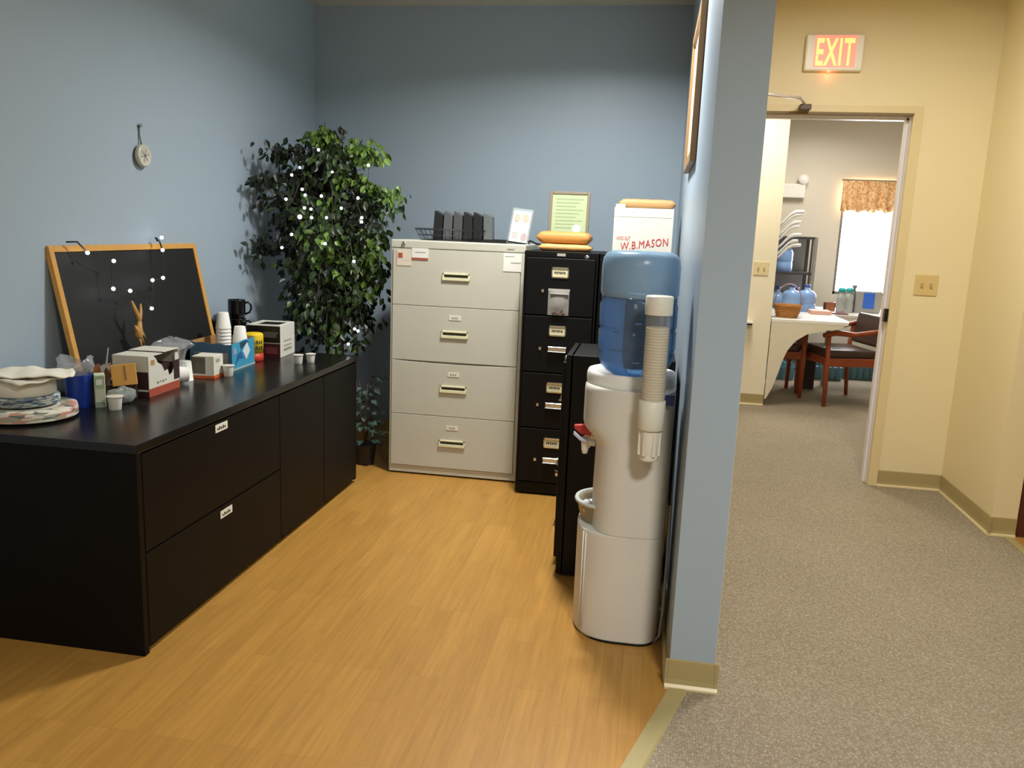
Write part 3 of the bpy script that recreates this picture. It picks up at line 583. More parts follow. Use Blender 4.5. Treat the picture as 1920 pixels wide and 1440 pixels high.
# straw reindeer-shaped ornament
od = thing('straw_ornament', 'golden straw figure hanging from the fairy lights against the chalkboard', 'ornament', (-2.125, 3.12, 1.07))
ms = mat('golden_straw', 'b58a50', .6, var=.2, vscale=60)
random.seed(4); m = MB()
def strand(pts, r): m.tube([(p[0] + random.uniform(-.002, .002), p[1], p[2]) for p in pts], r, ms, 6)
strand([(.012, -.02, .0), (.015, -.006, -.035), (.018, .008, -.065), (.02, .012, -.09)], [.004, .009, .009, .008])
strand([(.012, .04, -.015), (.016, .03, -.045), (.018, .018, -.07), (.02, .012, -.09)], [.003, .007, .008, .007])
strand([(.02, .012, -.085), (.02, .008, -.115), (.018, .004, -.14), (.018, .012, -.165)], [.008, .014, .02, .008])
strand([(.02, -.02, -.1), (.02, -.002, -.12), (.018, .0, -.15)], [.002, .012, .012])
strand([(.018, .004, -.15), (.02, .015, -.185), (.02, .022, -.22)], [.008, .004, .002])
strand([(.018, .012, -.14), (.02, .03, -.17), (.02, .042, -.19)], [.008, .004, .002])
strand([(.018, .015, -.12), (.02, .035, -.145), (.02, .05, -.165)], [.008, .005, .002])
m.build('figure', od)
MB().tube([(.008, -.012, .002), (.004, .0, .03), (.006, .03, .03)], .0012, M_CORD, 5).tube([(.012, -.006, -.02), (.006, -.002, 0), (.004, 0, .03)], .0012, M_CORD, 5).build('hanging_loop', od)
# ------------------------------------------------------------------ things on the credenza
T = HC
def paper_stack(name, label, cat, loc, r, n, th, col, rim, group=None, sx=1, sy=1, rise=.012):
    t = thing(name, label, cat, loc, 0, group)
    prof = [(r * .62, 0)]
    for k in range(n): z = k * th; prof += [(r * .66, z), (r * .96, z + rise), (r, z + rise + th * .4), (r * .97, z + rise + th * .8)]
    return t, prof
def plate_mat(name, base, cols, scale):
    m, nt, b, N, L = nodes_mat(name); tc = N('ShaderNodeTexCoord')
    mp = N('ShaderNodeMapping'); mp.inputs['Scale'].default_value = (1, 1, 5); L(tc.outputs['Object'], mp.inputs[0]); v = N('ShaderNodeTexVoronoi'); v.inputs['Scale'].default_value = scale; L(mp.outputs[0], v.inputs['Vector'])
    r = N('ShaderNodeValToRGB'); r.color_ramp.interpolation = 'CONSTANT'; r.color_ramp.elements[0].color = lin(base)
    r.color_ramp.elements[1].position = .3; r.color_ramp.elements[1].color = lin(cols[0])
    for i, c in enumerate(cols[1:]):
        e = r.color_ramp.elements.new(.42 + .14 * i); e.color = lin(c)
    L(v.outputs['Color'], r.inputs[0]); L(r.outputs[0], b.inputs['Base Color']); b.inputs['Roughness'].default_value = .5; return m
M_PL1 = plate_mat('floral_plate_print', 'd9d6c6', ['a3a48f', 'c98f7a', 'd3cbb9', '6a706a', 'c9b79a'], 26)
M_PL2 = plate_mat('blue_patterned_plate_print', 'dddacd', ['7d93a8', 'd5d8d2', '56728f', '9aa7b0'], 60)
M_PLW = mat('white_paper_plate', 'dedacb', .6)
def stack(name, label, cat, loc, r, layers, mats):
    t = thing(name, label, cat, loc)
    return t
# floral plates
t = thing('paper_plates', 'stack of large floral paper plates at the near end of the credenza', 'paper plates', (-2.095, 2.468, T))
m = MB(); R0 = .152
prof = [(.1, 0)]
for k in range(7): prof += [(R0 * .9 - .0, .012 + k * .0042), (R0 - .001, .016 + k * .0042), (R0 - .004, .0185 + k * .0042)]
m.lathe(prof + [(.12, .042), (.001, .04)], M_PLW, n=48)
m.lathe([(R0 + .0006, .010), (R0 + .001, .03), (R0 - .002, .044), (R0 * .8, .0455), (.1, .043)], M_PL1, n=48, caps=False)
m.build('plate_stack', t)
t = thing('paper_bowls', 'stack of white bowls over blue patterned plates resting on the floral plates', 'paper bowls', (-2.115, 2.475, T + .046))
m = MB(); prof = [(.085, 0)]
for k in range(8): prof += [(.104, .004 + k * .0034), (.108 + .002 * (k % 2), .006 + k * .0034)]
m.lathe(prof + [(.09, .034), (.001, .034)], M_PL2, n=48, smooth=False); m.build('patterned_plates', t)
m = MB(); m.lathe([(.088, .034), (.1, .04), (.099, .07), (.093, .088), (.08, .092), (.001, .092)], M_PLW, n=48)
m.build('white_bowls', t)
def crumple(name, label, cat, loc, sx, sy, z0, h, m_, seed, nx=16, fold=.4):
    random.seed(seed); V = []; F = []
    ph = [random.uniform(0, 6) for _ in range(6)]
    def hh(u, v): return .5 + .2 * math.sin(4 * u + ph[0] + 2 * v) + .2 * math.sin(7 * v + ph[1] - 3 * u) + .12 * math.sin(11 * u + ph[2]) + .1 * random.random()
    for j in range(nx + 1):
        for i in range(nx + 1):
            u = -1 + 2 * i / nx; v = -1 + 2 * j / nx; k = 1 - .14 * (u * u * v * v)
            V.append((u * sx * k, v * sy * k, z0 + h * hh(u, v) * (1 - .35 * max(abs(u), abs(v)) ** 4)))
    F = [(j * (nx + 1) + i, j * (nx + 1) + i + 1, (j + 1) * (nx + 1) + i + 1, (j + 1) * (nx + 1) + i) for j in range(nx) for i in range(nx)]
    m = MB().add(V, F, m_, True); o = m.build(name); o.location = loc
    so = o.modifiers.new('solid', 'SOLIDIFY'); so.thickness = .004; so.offset = -1
    return tag(o, label, cat)
o = crumple('napkins', 'pile of white paper napkins crowning the stack of bowls and plates', 'napkins', (-2.09, 2.49, T + .137), .13, .09, .006, .022, mat('napkin_paper', 'e6e1d0', .85), 3)
o.rotation_euler = (0, math.radians(3), .5)
o = crumple('napkin', 'folded white napkin under the napkin pile, drooping over the bowls', 'napkin', (-2.1, 2.46, T + .126), .11, .09, .006, .016, mat('napkin_paper2', 'd8d2bf', .85), 9); o.rotation_euler = (0, 0, -.3)
# blue cup with a clear bag
t = thing('plastic_cup', 'royal blue plastic tumbler beside the plate stack', 'cup', (-2.05, 2.665, T))
MB().lathe([(.040, 0), (.041, .002), (.048, .12), (.0495, .123), (.047, .123), (.04, .01), (.001, .008)], mat('royal_blue_plastic', '1f3ea0', .3), n=40, caps=False).build('tumbler', t)
t = thing('plastic_bag', 'crumpled clear plastic bag sticking out of the blue tumbler', 'plastic bag', (-2.05, 2.665, T + .1))
random.seed(21); mcl = mat('thin_clear_plastic', 'b5bbc0', .15, alpha=.5, spec=1)
m = MB(); rings = []
for j, (z, r) in enumerate(((0, .035), (.02, .044), (.045, .055), (.065, .06), (.078, .052))):
    rings.append([((r * (1 + .22 * math.sin(3 * a + j) + .1 * random.random())) * math.cos(a), (r * (1 + .2 * math.cos(4 * a + 2 * j))) * math.sin(a), z + .012 * math.sin(2 * a + 1) + .006 * random.random()) for a in [2 * PI * k / 24 for k in range(24)]])
m.loft(rings, mcl, True, True, False); m.build('film', t)
# tea packets, yellow box etc.
def ibox(name, label, cat, loc, rz, dims, col, print_fn=None, bevel=.002, rough=.55, grp=None):
    t = thing(name, label, cat, loc, rz, grp); w_, d_, h_ = dims
    MB().box((0, 0, 0), (w_, d_, h_), mat('card_' + col, col, rough)).build('box_body', t, bevel=bevel)
    if print_fn: print_fn(t)
    return t
def pr_green(t):
    m = MB().box((-.0006, -.0012, .07), (.034, 0, .118), mat('green_tea_print', '9cb08e', .6)).box((.006, -.0016, .085), (.026, -.001, .105), mat('white_print', 'e0e4d8', .6)); m.build('printed_front', t); MB().box((0, -.0012, .0), (.034, 0, .02), mat('grey_green_print', '8a9c8a', .6)).build('printed_base', t)
ibox('tea_box', 'slim pale green box standing right of the blue tumbler', 'box', (-1.985, 2.665, T), math.radians(38), (.036, .05, .122), 'c5ccb4', pr_green)
ibox('card_box', 'slim dark-sided box between the blue tumbler and pale green box', 'box', (-2.02, 2.69, T), math.radians(38), (.02, .045, .118), '3d4540')
def pr_or(t): MB().box((.045, -.0012, .02), (.052, 0, .075), mat('brown_print', '8c6b52', .6)).build('printed_stripe', t)
t = ibox('envelope', 'yellow-orange envelope leaning in the middle of the credenza clutter', 'envelope', (-2.0, 2.79, T + .055), math.radians(30), (.088, .012, .082), 'd9a24e', pr_or); t.rotation_euler = (math.radians(-8), math.radians(-5), math.radians(30))
ibox('card_box', 'low brown box of packets propping up the yellow-orange envelope', 'box', (-2.06, 2.80, T), math.radians(30), (.13, .07, .055), '4a3a30')
t = thing('sugar_packets', 'loose cluster of brown and orange packets behind the yellow-orange envelope', 'packets', (-2.06, 2.84, T + .055))
random.seed(8); m = MB()
for k in range(9):
    mm = mat('packet_' + 'abc'[k % 3], ['b06a34', '7d4a2c', 'c9c4b8'][k % 3], .6)
    m.box((-.02, -.001, 0), (.02, .001, .06), mm, Matrix.Translation((random.uniform(-.05, .05), random.uniform(-.02, .02), random.uniform(.0, .02))) @ Matrix.Rotation(random.uniform(-.6, .6), 4, 'Y') @ Matrix.Rotation(random.uniform(-.5, .9), 4, 'Z'))
m.prism([(-.006, .06), (.004, .07), (.014, .14), (.010, .141)], 'y', 0, .002, mat('clear_stirrer', 'c0c0ba', .3))
m.build('packet', t)
# small white cups / pods
def pod(label, loc, r=.0255, h=.045, g='small white coffee pods on the credenza'):
    t = thing('coffee_pod', label, 'coffee pod', loc, 0, g)
    MB().lathe([(r * .72, 0), (r * .74, .001), (r * .9, h * .93), (r * .9, h * .96)], mat('white_pod_plastic', 'dcdad0', .4), n=28).build('cup', t)
    MB().lathe([(r * .9, h * .93), (r * 1.04, h * .95), (r * 1.05, h), (r * .95, h * 1.01), (.001, h * 1.0)], mat('pod_lid_foil', 'd9d2c4', .4), n=28).build('lid', t)
    return t
pod('white coffee pod standing in front of the pale green box', (-1.905, 2.665, T), .029, .05)
pod('white coffee pod in front of the orange-edged white carton', (-1.865, 3.42, T), .027, .05)
pod('left of the two white coffee pods in front of the black and white carton', (-1.722, 3.86, T))
pod('right of the two white coffee pods in front of the black and white carton', (-1.68, 3.915, T))
t = thing('snack_bag', 'small clear silvery bag of packets lying left of the torn white carton', 'plastic bag', (-1.945, 2.765, T), .6)
random.seed(14); mfb = mat('silvery_clear_bag', 'a3aaa5', .2, alpha=.7, spec=1)
m = MB(); m.ball((0, 0, .03), .032, mfb, 9); m.v = [(v[0] * random.uniform(1.45, 1.75), v[1] * random.uniform(1.0, 1.3), max(0, v[2] * random.uniform(.9, 1.1))) for v in m.v]; m.sm = [False] * len(m.sm); m.build('film', t)
m = MB(); m.box((-.035, -.015, .006), (-.005, .012, .045), mat('pale_packet', 'd8dad2', .5)).box((.0, -.018, .006), (.03, .01, .04), mat('blue_packet', '8f9fb0', .5)).box((-.02, -.01, .046), (.012, .012, .054), mat('yellow_packet', 'cfc68a', .5)); m.build('packets', t)
# torn white coffee carton
bx = thing('coffee_carton', 'white carton with a torn open dark front and red base stripe', 'carton', (-1.912, 2.887, T), math.radians(3))
mwc = mat('white_coffee_carton', 'd5d1c4', .55); mma = mat('dark_maroon_print', '3a2226', .5); mrs = mat('brick_red_stripe', 'a8503c', .5)
w1, l1, h1 = .15, .235, .16
MB().box((-w1, 0, 0), (0, .003, h1), mwc).box((-w1, l1 - .003, 0), (0, l1, h1), mwc).box((-w1, 0, 0), (-w1 + .003, l1, h1), mwc).box((-w1, 0, 0), (0, l1, .003), mwc).build('walls', bx)
MB().prism([(0, 0), (l1, 0), (l1, .12), (.225, .15), (.205, .15), (.2, .1), (.18, .07), (.155, .062), (.145, .09), (.12, .085), (.1, .115), (.07, .13), (.055, .15), (.04, .16), (0, .16)], 'x', -.003, 0, mwc).build('torn_front', bx)
MB().box((-w1, 0, h1), (0, l1 * .45, h1 + .003), mwc, Matrix.Translation((0, 0, 0))).box((-w1, l1 * .5, h1 + .004), (.0, l1, h1 + .007), mwc).build('lid_flaps', bx)
MB().box((-w1 + .02, .02, .004), (-.02, l1 - .02, .11), mma).build('inner_tray', bx)
m = MB().box((-.0005, 0, .0), (.0012, l1, .032), mrs).box((-.07, -.0012, .03), (-.0015, 0, .1), mma).box((-w1, -.0013, .0), (0, 0, .022), mma).box((-.0005, l1 - .045, .04), (.0013, l1, .12), mma)
m.box((-.0005, .02, .125), (.0013, .045, .145), mat('ochre_print', 'b88a4a', .5))
for k in range(4): m.box((-.0005, .06 + k * .02, .045 + .004 * (k % 2)), (.0013, .07 + k * .02, .053), mat('olive_print', '7a7a52', .5))
m.build('printed_panels', bx)
# clear domed bag and foil
t = thing('plastic_wrap', 'shiny clear plastic bag ballooning behind the torn white carton', 'plastic bag', (-2.02, 3.22, T))
random.seed(31); m = MB(); rings = []
for j, (z, r) in enumerate(((0, .045), (.05, .055), (.1, .05), (.135, .06), (.155, .08), (.175, .06), (.19, .02))):
    rings.append([((r * (1 + .16 * math.sin(5 * a + j) + .08 * random.random())) * math.cos(a), (r * 1.25 * (1 + .14 * math.cos(4 * a + 2 * j))) * math.sin(a), z + .006 * math.sin(3 * a + 1)) for a in [2 * PI * k / 26 for k in range(26)]])
m.loft(rings, mat('shiny_clear_film', 'c4c6c6', .08, alpha=.32, spec=1), False); m.build('film', t)
def cupside(name, label, loc, rot, r0=.03, r1=.038, L_=.075):
    t = thing(name, label, 'cup', loc); t.rotation_euler = rot
    MB().lathe([(r0, 0), (r1, L_), (r1 + .002, L_), (r1 - .002, L_ - .002), (r0 - .002, .003), (.001, .003)], mat('white_foam', 'e6e5de', .7), n=28, caps=False).build('foam_shell', t); return t
cupside('foam_cup', 'white foam cup lying on its side right of the torn carton', (-1.93, 3.2, T + .04), (PI / 2 - .05, 0, -.9))
crumple('tissue', 'crumpled white tissue between the torn carton and the orange-edged carton', 'tissue', (-1.985, 3.19, T), .03, .04, .004, .09, mat('tissue_white', 'dededa', .7), 17, 12)
cupside('foam_cup', 'white foam cup upside down left of the orange-edged carton', (-1.985, 3.262, T + .085), (PI, 0, 0), .028, .035, .085)
# orange-edged carton
def pr_o(t):
    m = MB().box((-.0012, 0, 0), (0, .0, 0), mwc) if False else MB()
    m.box((0, -.0012, 0), (.1, 0, .012), mat('orange_print', 'c8602c', .5)).box((.1, 0, 0), (.1012, .1, .014), mat('orange_print', 'c8602c', .5))
    m.build('orange_edge', t); m = MB()
    m.box((.0, -.0012, .02), (.06, 0, .095), mat('dark_olive_print', '5a5444', .5)); m.build('printed_panel', t); MB().box((.1, .02, .07), (.1012, .06, .085), M_GREYINK).build('printed_text', t)
ibox('coffee_carton', 'small white carton with dark panel and orange bottom edge', 'carton', (-1.985, 3.322, T), math.radians(6), (.1, .1, .1), 'd8d4c6', pr_o)
# big blue carton with cups
bx = thing('cup_carton', 'open bright blue carton holding foam cups', 'carton', (-1.905, 3.527, T), math.radians(3))
mb = mat('cyan_carton', '3f97b8', .5); mbd = mat('slate_blue_carton', '54799a', .5); mbr = mat('brown_cardboard', 'a9814f', .7)
w1, l1, h1 = .205, .255, .13
m = MB(); m.box((-w1, 0, 0), (0, l1, .004), mbr); m.box((-w1, .004, .004), (-w1 + .004, l1 - .004, h1 + .005), mbr); m.box((-w1, l1 - .004, .004), (0, l1, h1 + .006), mbr)
m.build('inner_walls', bx)
m = MB().prism([(-w1, 0), (0, 0), (0, h1 - .005), (-.03, h1 - .006), (-.06, h1), (-.1, h1 - .004), (-.14, h1 + .003), (-.18, h1 - .002), (-w1, h1 + .008)], 'y', 0, .004, mbd)
m.box((-.18, -.0012, .01), (-.02, 0, .085), mat('grey_carton_label', 'a3a7a3', .6)).box((-.175, -.0018, .055), (-.14, -.001, .08), M_INK).box((-.115, -.0018, .05), (-.09, -.001, .08), M_INK).box((-.08, -.0018, .05), (-.055, -.001, .078), M_INK)
m.build('label_side', bx)
m = MB().prism([(0, 0), (l1, 0), (l1, h1 + .004), (.2, h1), (.14, h1 + .004), (.08, h1 - .002), (0, h1 - .004)], 'x', -.004, 0, mb)
m.box((0, 0, 0), (.0012, l1, .008), mat('pale_edge', '9ab4b8', .6))
m.prism([(.155, .035), (.2, .075), (.165, .12), (.12, .08)], 'x', 0, .0018, mat('white_diamond_print', 'd3dbe0', .5)).prism([(.03, .02), (.08, .05), (.13, .045), (.1, .085), (.06, .07)], 'x', 0, .0014, mat('deep_blue_print', '2a5f9a', .5)).prism([(.1, .09), (.14, .105), (.19, .12), (.15, .13), (.09, .125)], 'x', 0, .0014, mat('dark_teal_print', '23485a', .5)).prism([(.025, .075), (.05, .08), (.045, .105), (.02, .1)], 'x', 0, .0014, mat('pale_pink_print', 'a9a0b4', .5))
m.build('printed_side', bx)
def cupstack(label, loc, n, zb):
    t = thing('foam_cups', label, 'foam cups', loc, 0)
    mf_ = mat('white_foam', 'e6e5de', .7)
    for k in range(n):
        MB().lathe([(.036, 0), (.0375, .003), (.036, .006), (.0255, .078), (.0235, .08), (.001, .08)], mf_, n=28).build('foam_cup', t, loc=(0, 0, zb + k * .017))
    return t
cupstack('taller stack of white foam cups standing upside down in the blue carton', (-2.03, 3.685, T), 11, .008)
cupstack('shorter stack of white foam cups standing upside down in the blue carton', (-1.965, 3.725, T), 7, .008)
# mugs
mk = mat('black_glazed_ceramic', '0c0c0e', .12)
def mug(label, loc, rz):
    t = thing('mug', label, 'mug', loc, rz, 'stacked black mugs')
    MB().lathe([(.036, 0), (.041, .004), (.044, .03), (.044, .092), (.0445, .096), (.041, .096), (.04, .01), (.001, .008)], mk, n=32, caps=False).build('body', t)
    MB().tube([(.041, 0, .078), (.058, 0, .082), (.071, 0, .068), (.073, 0, .048), (.064, 0, .028), (.042, 0, .02)], .0055, mk, 10).build('handle', t)
    return t
mr = math.radians(35)
mug('topmost black mug of the stack near the yellow canister', (-2.12, 3.99, T + .196), mr)
mug('middle black mug of the stack near the yellow canister', (-2.118, 3.992, T + .098), mr + .15)
mug('bottom black mug of the stack near the yellow canister', (-2.12, 3.99, T), mr - .1)
mug('black mug behind the white foam cups, upper', (-2.16, 3.87, T + .098), math.radians(200))
mug('black mug behind the white foam cups, lower', (-2.16, 3.87, T), math.radians(210))
# yellow canister
t = thing('canister', 'yellow canister with a red base beside the blue carton', 'canister', (-1.965, 3.865, T))
MB().lathe([(.046, 0), (.048, .002), (.048, .04)], mat('red_canister_print', 'c23c28', .45), n=36).build('red_base', t)
m = MB(); m.lathe([(.048, .04), (.048, .132), (.046, .136), (.04, .141), (.001, .142)], mat('yellow_canister_print', 'e3c21f', .45), n=36)
for k in range(5):
    for j in range(2):
        a = math.radians(-75 + k * 16); m.box((-.004, .0478, .06 + j * .028), (.004, .0487, .078 + j * .028 - .004 * (k % 2)), M_INK, Matrix.Rotation(a - PI / 2, 4, 'Z'))
m.build('yellow_body', t)
# black and white carton
def pr_k(t):
    m = MB().box((0, -.0012, .075), (.18, 0, .165), mat('black_print', '16110f', .4)).box((0, -.0012, .0), (.18, 0, .075), mat('dark_wine_print', '3c1a20', .45))
    m.box((.03, -.0018, .105), (.16, -.001, .125), mat('grey_script_print', '5a5654', .5)).box((.09, -.0018, .125), (.17, -.001, .135), mat('grey_script_print', '5a5654', .5)).box((.1, -.0018, .02), (.165, -.001, .055), mat('wine_highlight_print', '6a3338', .5)).box((.0, -.0018, .074), (.18, -.001, .078), mat('pale_print', 'a9a39a', .5))
    for r_ in range(3):
        for k in range(8): m.box((.18, .05 + k * .014, .03 + .025 * r_), (.1812, .06 + k * .014, .036 + .025 * r_ + .008 * (r_ == 0)), mat('grey_print', '9a968c', .7))
    m.box((.05, .03, .17), (.16, .14, .1712), mat('black_print', '16110f', .4)); m.build('printed_panels', t)
ibox('coffee_carton', 'closed black and white carton at the far end of the credenza', 'carton', (-2.053, 3.964, T), math.radians(4), (.18, .21, .17), 'dad7cc', pr_k)
# ------------------------------------------------------------------ ficus
def leafmat(name, a, b_):
    m, nt, b, N, L = nodes_mat(name); g = N('ShaderNodeNewGeometry')
    r = N('ShaderNodeValToRGB'); r.color_ramp.elements[0].color = lin(a); r.color_ramp.elements[1].color = lin(b_)
    L(g.outputs['Random Per Island'], r.inputs[0]); L(r.outputs[0], b.inputs['Base Color']); b.inputs['Roughness'].default_value = .42
    b.inputs['Transmission Weight'].default_value = 0; b.inputs['Specular IOR Level'].default_value = .45; return m
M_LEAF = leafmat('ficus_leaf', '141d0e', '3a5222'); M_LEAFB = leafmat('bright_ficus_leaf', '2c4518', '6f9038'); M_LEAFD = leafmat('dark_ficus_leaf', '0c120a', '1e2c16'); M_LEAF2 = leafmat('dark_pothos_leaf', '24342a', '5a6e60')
M_BARK = mat('grey_brown_bark', '4d4238', .8, bump=.4, bscale=60)
PX, PY = -1.86, 4.66
fi = thing('ficus_tree', 'tall leafy artificial ficus tree wrapped in fairy lights in the corner', 'plant', (PX, PY, 0))
MB().lathe([(.1, 0), (.105, .005), (.13, .27), (.136, .275), (.136, .3), (.122, .3), (.118, .27), (.001, .265)], mat('dark_pot', '2a2420', .5), n=36, caps=False).build('pot', fi)
m = MB(); random.seed(12)
TR = [[(-.03, 0, .26), (-.035, .01, .6), (-.02, .0, .9), (-.06, .02, 1.3), (-.12, 0, 1.65)], [(.02, .02, .26), (.03, .0, .6), (.02, .02, .95), (.06, 0, 1.3), (.1, .02, 1.7)], [(0, -.03, .26), (.07, -.02, .65), (.05, -.03, 1.0), (0, -.02, 1.4), (0, 0, 1.8)]]
for q in TR: m.tube(q, [.014, .013, .012, .009, .006], M_BARK, 8)
m.build('trunk', fi)
leafV, leafF = [], []; leafM = []; CUR = [0]
def leaf(p, d, nrm, L_):
    d = d.normalized(); s = d.cross(nrm)
    if s.length < 1e-3: s = d.cross(Vector((1, 0, 0)))
    s.normalize(); n_ = s.cross(d); k = len(leafV); wv = L_ * .3
    P = [p, p + d * L_ * .3 + s * wv * .95 + n_ * L_ * .05, p + d * L_ * .62 + s * wv * .8 + n_ * L_ * .03, p + d * L_ - n_ * L_ * .1, p + d * L_ * .62 - s * wv * .8 + n_ * L_ * .03, p + d * L_ * .3 - s * wv * .95 + n_ * L_ * .05, p + d * L_ * .45 - n_ * L_ * .02]
    leafV.extend([tuple(q) for q in P])
    for f_ in ((0, 1, 6), (1, 2, 6), (2, 3, 6), (3, 4, 6), (4, 5, 6), (5, 0, 6)): leafF.append(tuple(k + a for a in f_)); leafM.append(CUR[0])
br_ = MB()
def spray(p0, p1, drop, n, L_=.047, spreadr=.038, bright=None):
    p0 = Vector(p0); p1 = Vector(p1); pts = []
    for i in range(9):
        t_ = i / 8; q = p0.lerp(p1, t_); q.z += .11 * math.sin(PI * min(t_ * 1.15, 1)) - drop * t_ ** 2.2; pts.append(q)
    CUR[0] = (random.choice([0, 0, 1, 2]) if p1.y < -.1 and p1.x > -.08 else random.choice([0, 0, 2]) if p1.x > -.08 else random.choice([0, 2, 2])) if bright is None else bright  # leaf tone partly random, with lit right front and shaded left painted in
    br_.tube([tuple(q) for q in pts], [.004 - .0003 * i for i in range(9)], M_BARK, 5)
    for k in range(n):
        t_ = .18 + .82 * random.random() ** .7; i = min(int(t_ * 8), 7); q = pts[i].lerp(pts[i + 1], t_ * 8 - i)
        off = Vector((random.gauss(0, 1), random.gauss(0, 1), random.gauss(0, .7))) * spreadr
        q = q + off
        if q.x + PX < XL + .07: q.x = XL + .07 - PX + random.random() * .02
        if q.x + PX > -1.49 and q.y + PY > 4.38 and q.z < 1.42: continue
        if q.y + PY > YB - .04: continue
        d = Vector((off.x * 6 + random.gauss(0, .3), off.y * 6 + random.gauss(0, .3) - .15, -.75 + random.gauss(0, .35)))
        nrm = Vector((random.gauss(.1, .5), -.8 + random.gauss(0, .5), .6 + random.gauss(0, .4)))
        leaf(q, d, nrm, L_ * random.uniform(.75, 1.25))
random.seed(5)
# hand placed lobes (offsets from trunk) : end point, droop, leaf count
L0 = [((-.27, -.3, 1.88), .05, 60), ((-.32, -.34, 1.78), .14, 70), ((-.26, -.25, 1.9), .12, 50), ((-.3, -.32, 1.66), .1, 40), ((-.34, -.36, 1.44), .14, 55), ((-.36, -.33, 1.38), .12, 40),
      ((-.02, -.12, 2.0), .08, 60), ((.06, -.24, 1.93), .2, 80), ((.0, -.05, 2.0), .08, 45), ((-.1, -.2, 1.86), .2, 60), ((.12, -.1, 1.86), .2, 50),
      ((.28, -.1, 1.92), .1, 55), ((.34, -.14, 1.92), .12, 50), ((.4, -.12, 1.8), .2, 50), ((.47, -.16, 1.74), .14, 36), ((.46, -.14, 1.62), .12, 30), ((.3, -.24, 1.7), .3, 70),
      ((.4, -.14, 1.5), .12, 36), ((.36, -.22, 1.46), .22, 60), ((.38, -.1, 1.32), .15, 40)]
for (e, dr_, n_) in L0:
    spray((random.uniform(-.05, .05), random.uniform(-.03, .03), e[2] - random.uniform(.25, .45)), e, dr_, int(n_ * 1.5))
for k in range(84):
    z = random.uniform(.98, 1.76); u = (z - .9) / 1.05
    wx = .34 if z > 1.4 else .25 + (z - .98) * .2
    a = random.uniform(0, 2 * PI); rr = random.uniform(.55, 1)
    ex_ = math.cos(a) * wx * rr + .03; ey = math.sin(a) * .33 * rr - .06
    if ex_ < -.33: ex_ = -.33
    spray((ex_ * .15, ey * .15, z - .15), (ex_, ey, z), random.uniform(.14, .34), 46)
for e in ((-.02, -.2, .86), (.12, -.18, .84), (.2, -.15, .86), (.02, -.1, .92), (-.1, -.18, .95), (.24, -.1, .95)): spray((e[0] * .2, 0, e[2] + .1), e, .12, 55)
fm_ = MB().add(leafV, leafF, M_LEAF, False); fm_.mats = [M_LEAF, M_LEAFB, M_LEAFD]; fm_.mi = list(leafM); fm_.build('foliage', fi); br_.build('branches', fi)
pl = [(-1.782, 4.27, 1.801), (-1.934, 4.27, 1.667), (-1.875, 4.27, 1.594), (-1.858, 4.27, 1.564), (-1.968, 4.27, 1.539), (-1.766, 4.27, 1.562), (-1.863, 4.27, 1.496), (-1.826, 4.27, 1.491), (-1.89, 4.27, 1.448), (-1.822, 4.27, 1.446), (-1.738, 4.27, 1.449), (-1.938, 4.27, 1.352), (-1.995, 4.27, 1.279), (-1.745, 4.27, 1.311), (-1.654, 4.27, 1.502), (-1.561, 4.27, 1.558), (-1.504, 4.27, 1.729), (-1.539, 4.27, 1.456), (-1.54, 4.27, 1.434), (-1.582, 4.27, 1.223), (-1.576, 4.27, .856), (-1.557, 4.27, .846), (-1.612, 4.27, .77), (-1.887, 4.27, 1.707), (-1.705, 4.27, 1.689)]
sl2 = thing('string_lights', 'long string of white fairy lights wound around the ficus foliage', 'string lights', (0, 0, 0))
for i, p in enumerate(pl): MB().ball((0, 0, 0), .0115 if i == 8 else (.006 if i > 22 else .0075), M_BULB, 6).build('bulb', sl2, loc=p)
m = MB(); order = [0, 24, 16, 15, 14, 17, 18, 10, 5, 3, 2, 23, 1, 4, 6, 7, 9, 8, 11, 12, 13, 19, 20, 21, 22]
pts = []
for a, b in zip(order[:-1], order[1:]):
    A = Vector(pl[a]); B = Vector(pl[b])
    for k in range(4): q = A.lerp(B, k / 4); q.y += .05 * math.sin(PI * k / 4) + .006; q.z -= .01 * math.sin(PI * k / 4); pts.append(tuple(q))
m.tube(pts, .0013, M_CORD, 5); m.build('cord', sl2)
# low dark plant between credenza and lateral file
lp = thing('potted_plant', 'small dark leafy plant low in the shadow between credenza and putty cabinet', 'plant', (-1.62, 4.58, 0))
MB().lathe([(.05, 0), (.065, .12), (.07, .125), (.06, .12), (.001, .11)], mat('dark_pot', '2a2420', .5), n=28, caps=False).build('pot', lp)
leafV, leafF = [], []; random.seed(3)
for k in range(90):
    a = random.uniform(0, 2 * PI); r = random.uniform(.02, .1); z = random.uniform(.13, .55)
    leaf(Vector((math.cos(a) * r, math.sin(a) * r - .02, z)), Vector((math.cos(a), math.sin(a), -.5 + random.random() * .4)), Vector((0, -.5, 1)), random.uniform(.04, .065))
MB().add(leafV, leafF, M_LEAF2).build('foliage', lp)
m = MB()
for k in range(5): a = k * 1.3; m.tube([(0, 0, .11), (math.cos(a) * .03, math.sin(a) * .03, .3), (math.cos(a) * .06, math.sin(a) * .06, .5)], .003, M_BARK, 5)
m.build('stems', lp)
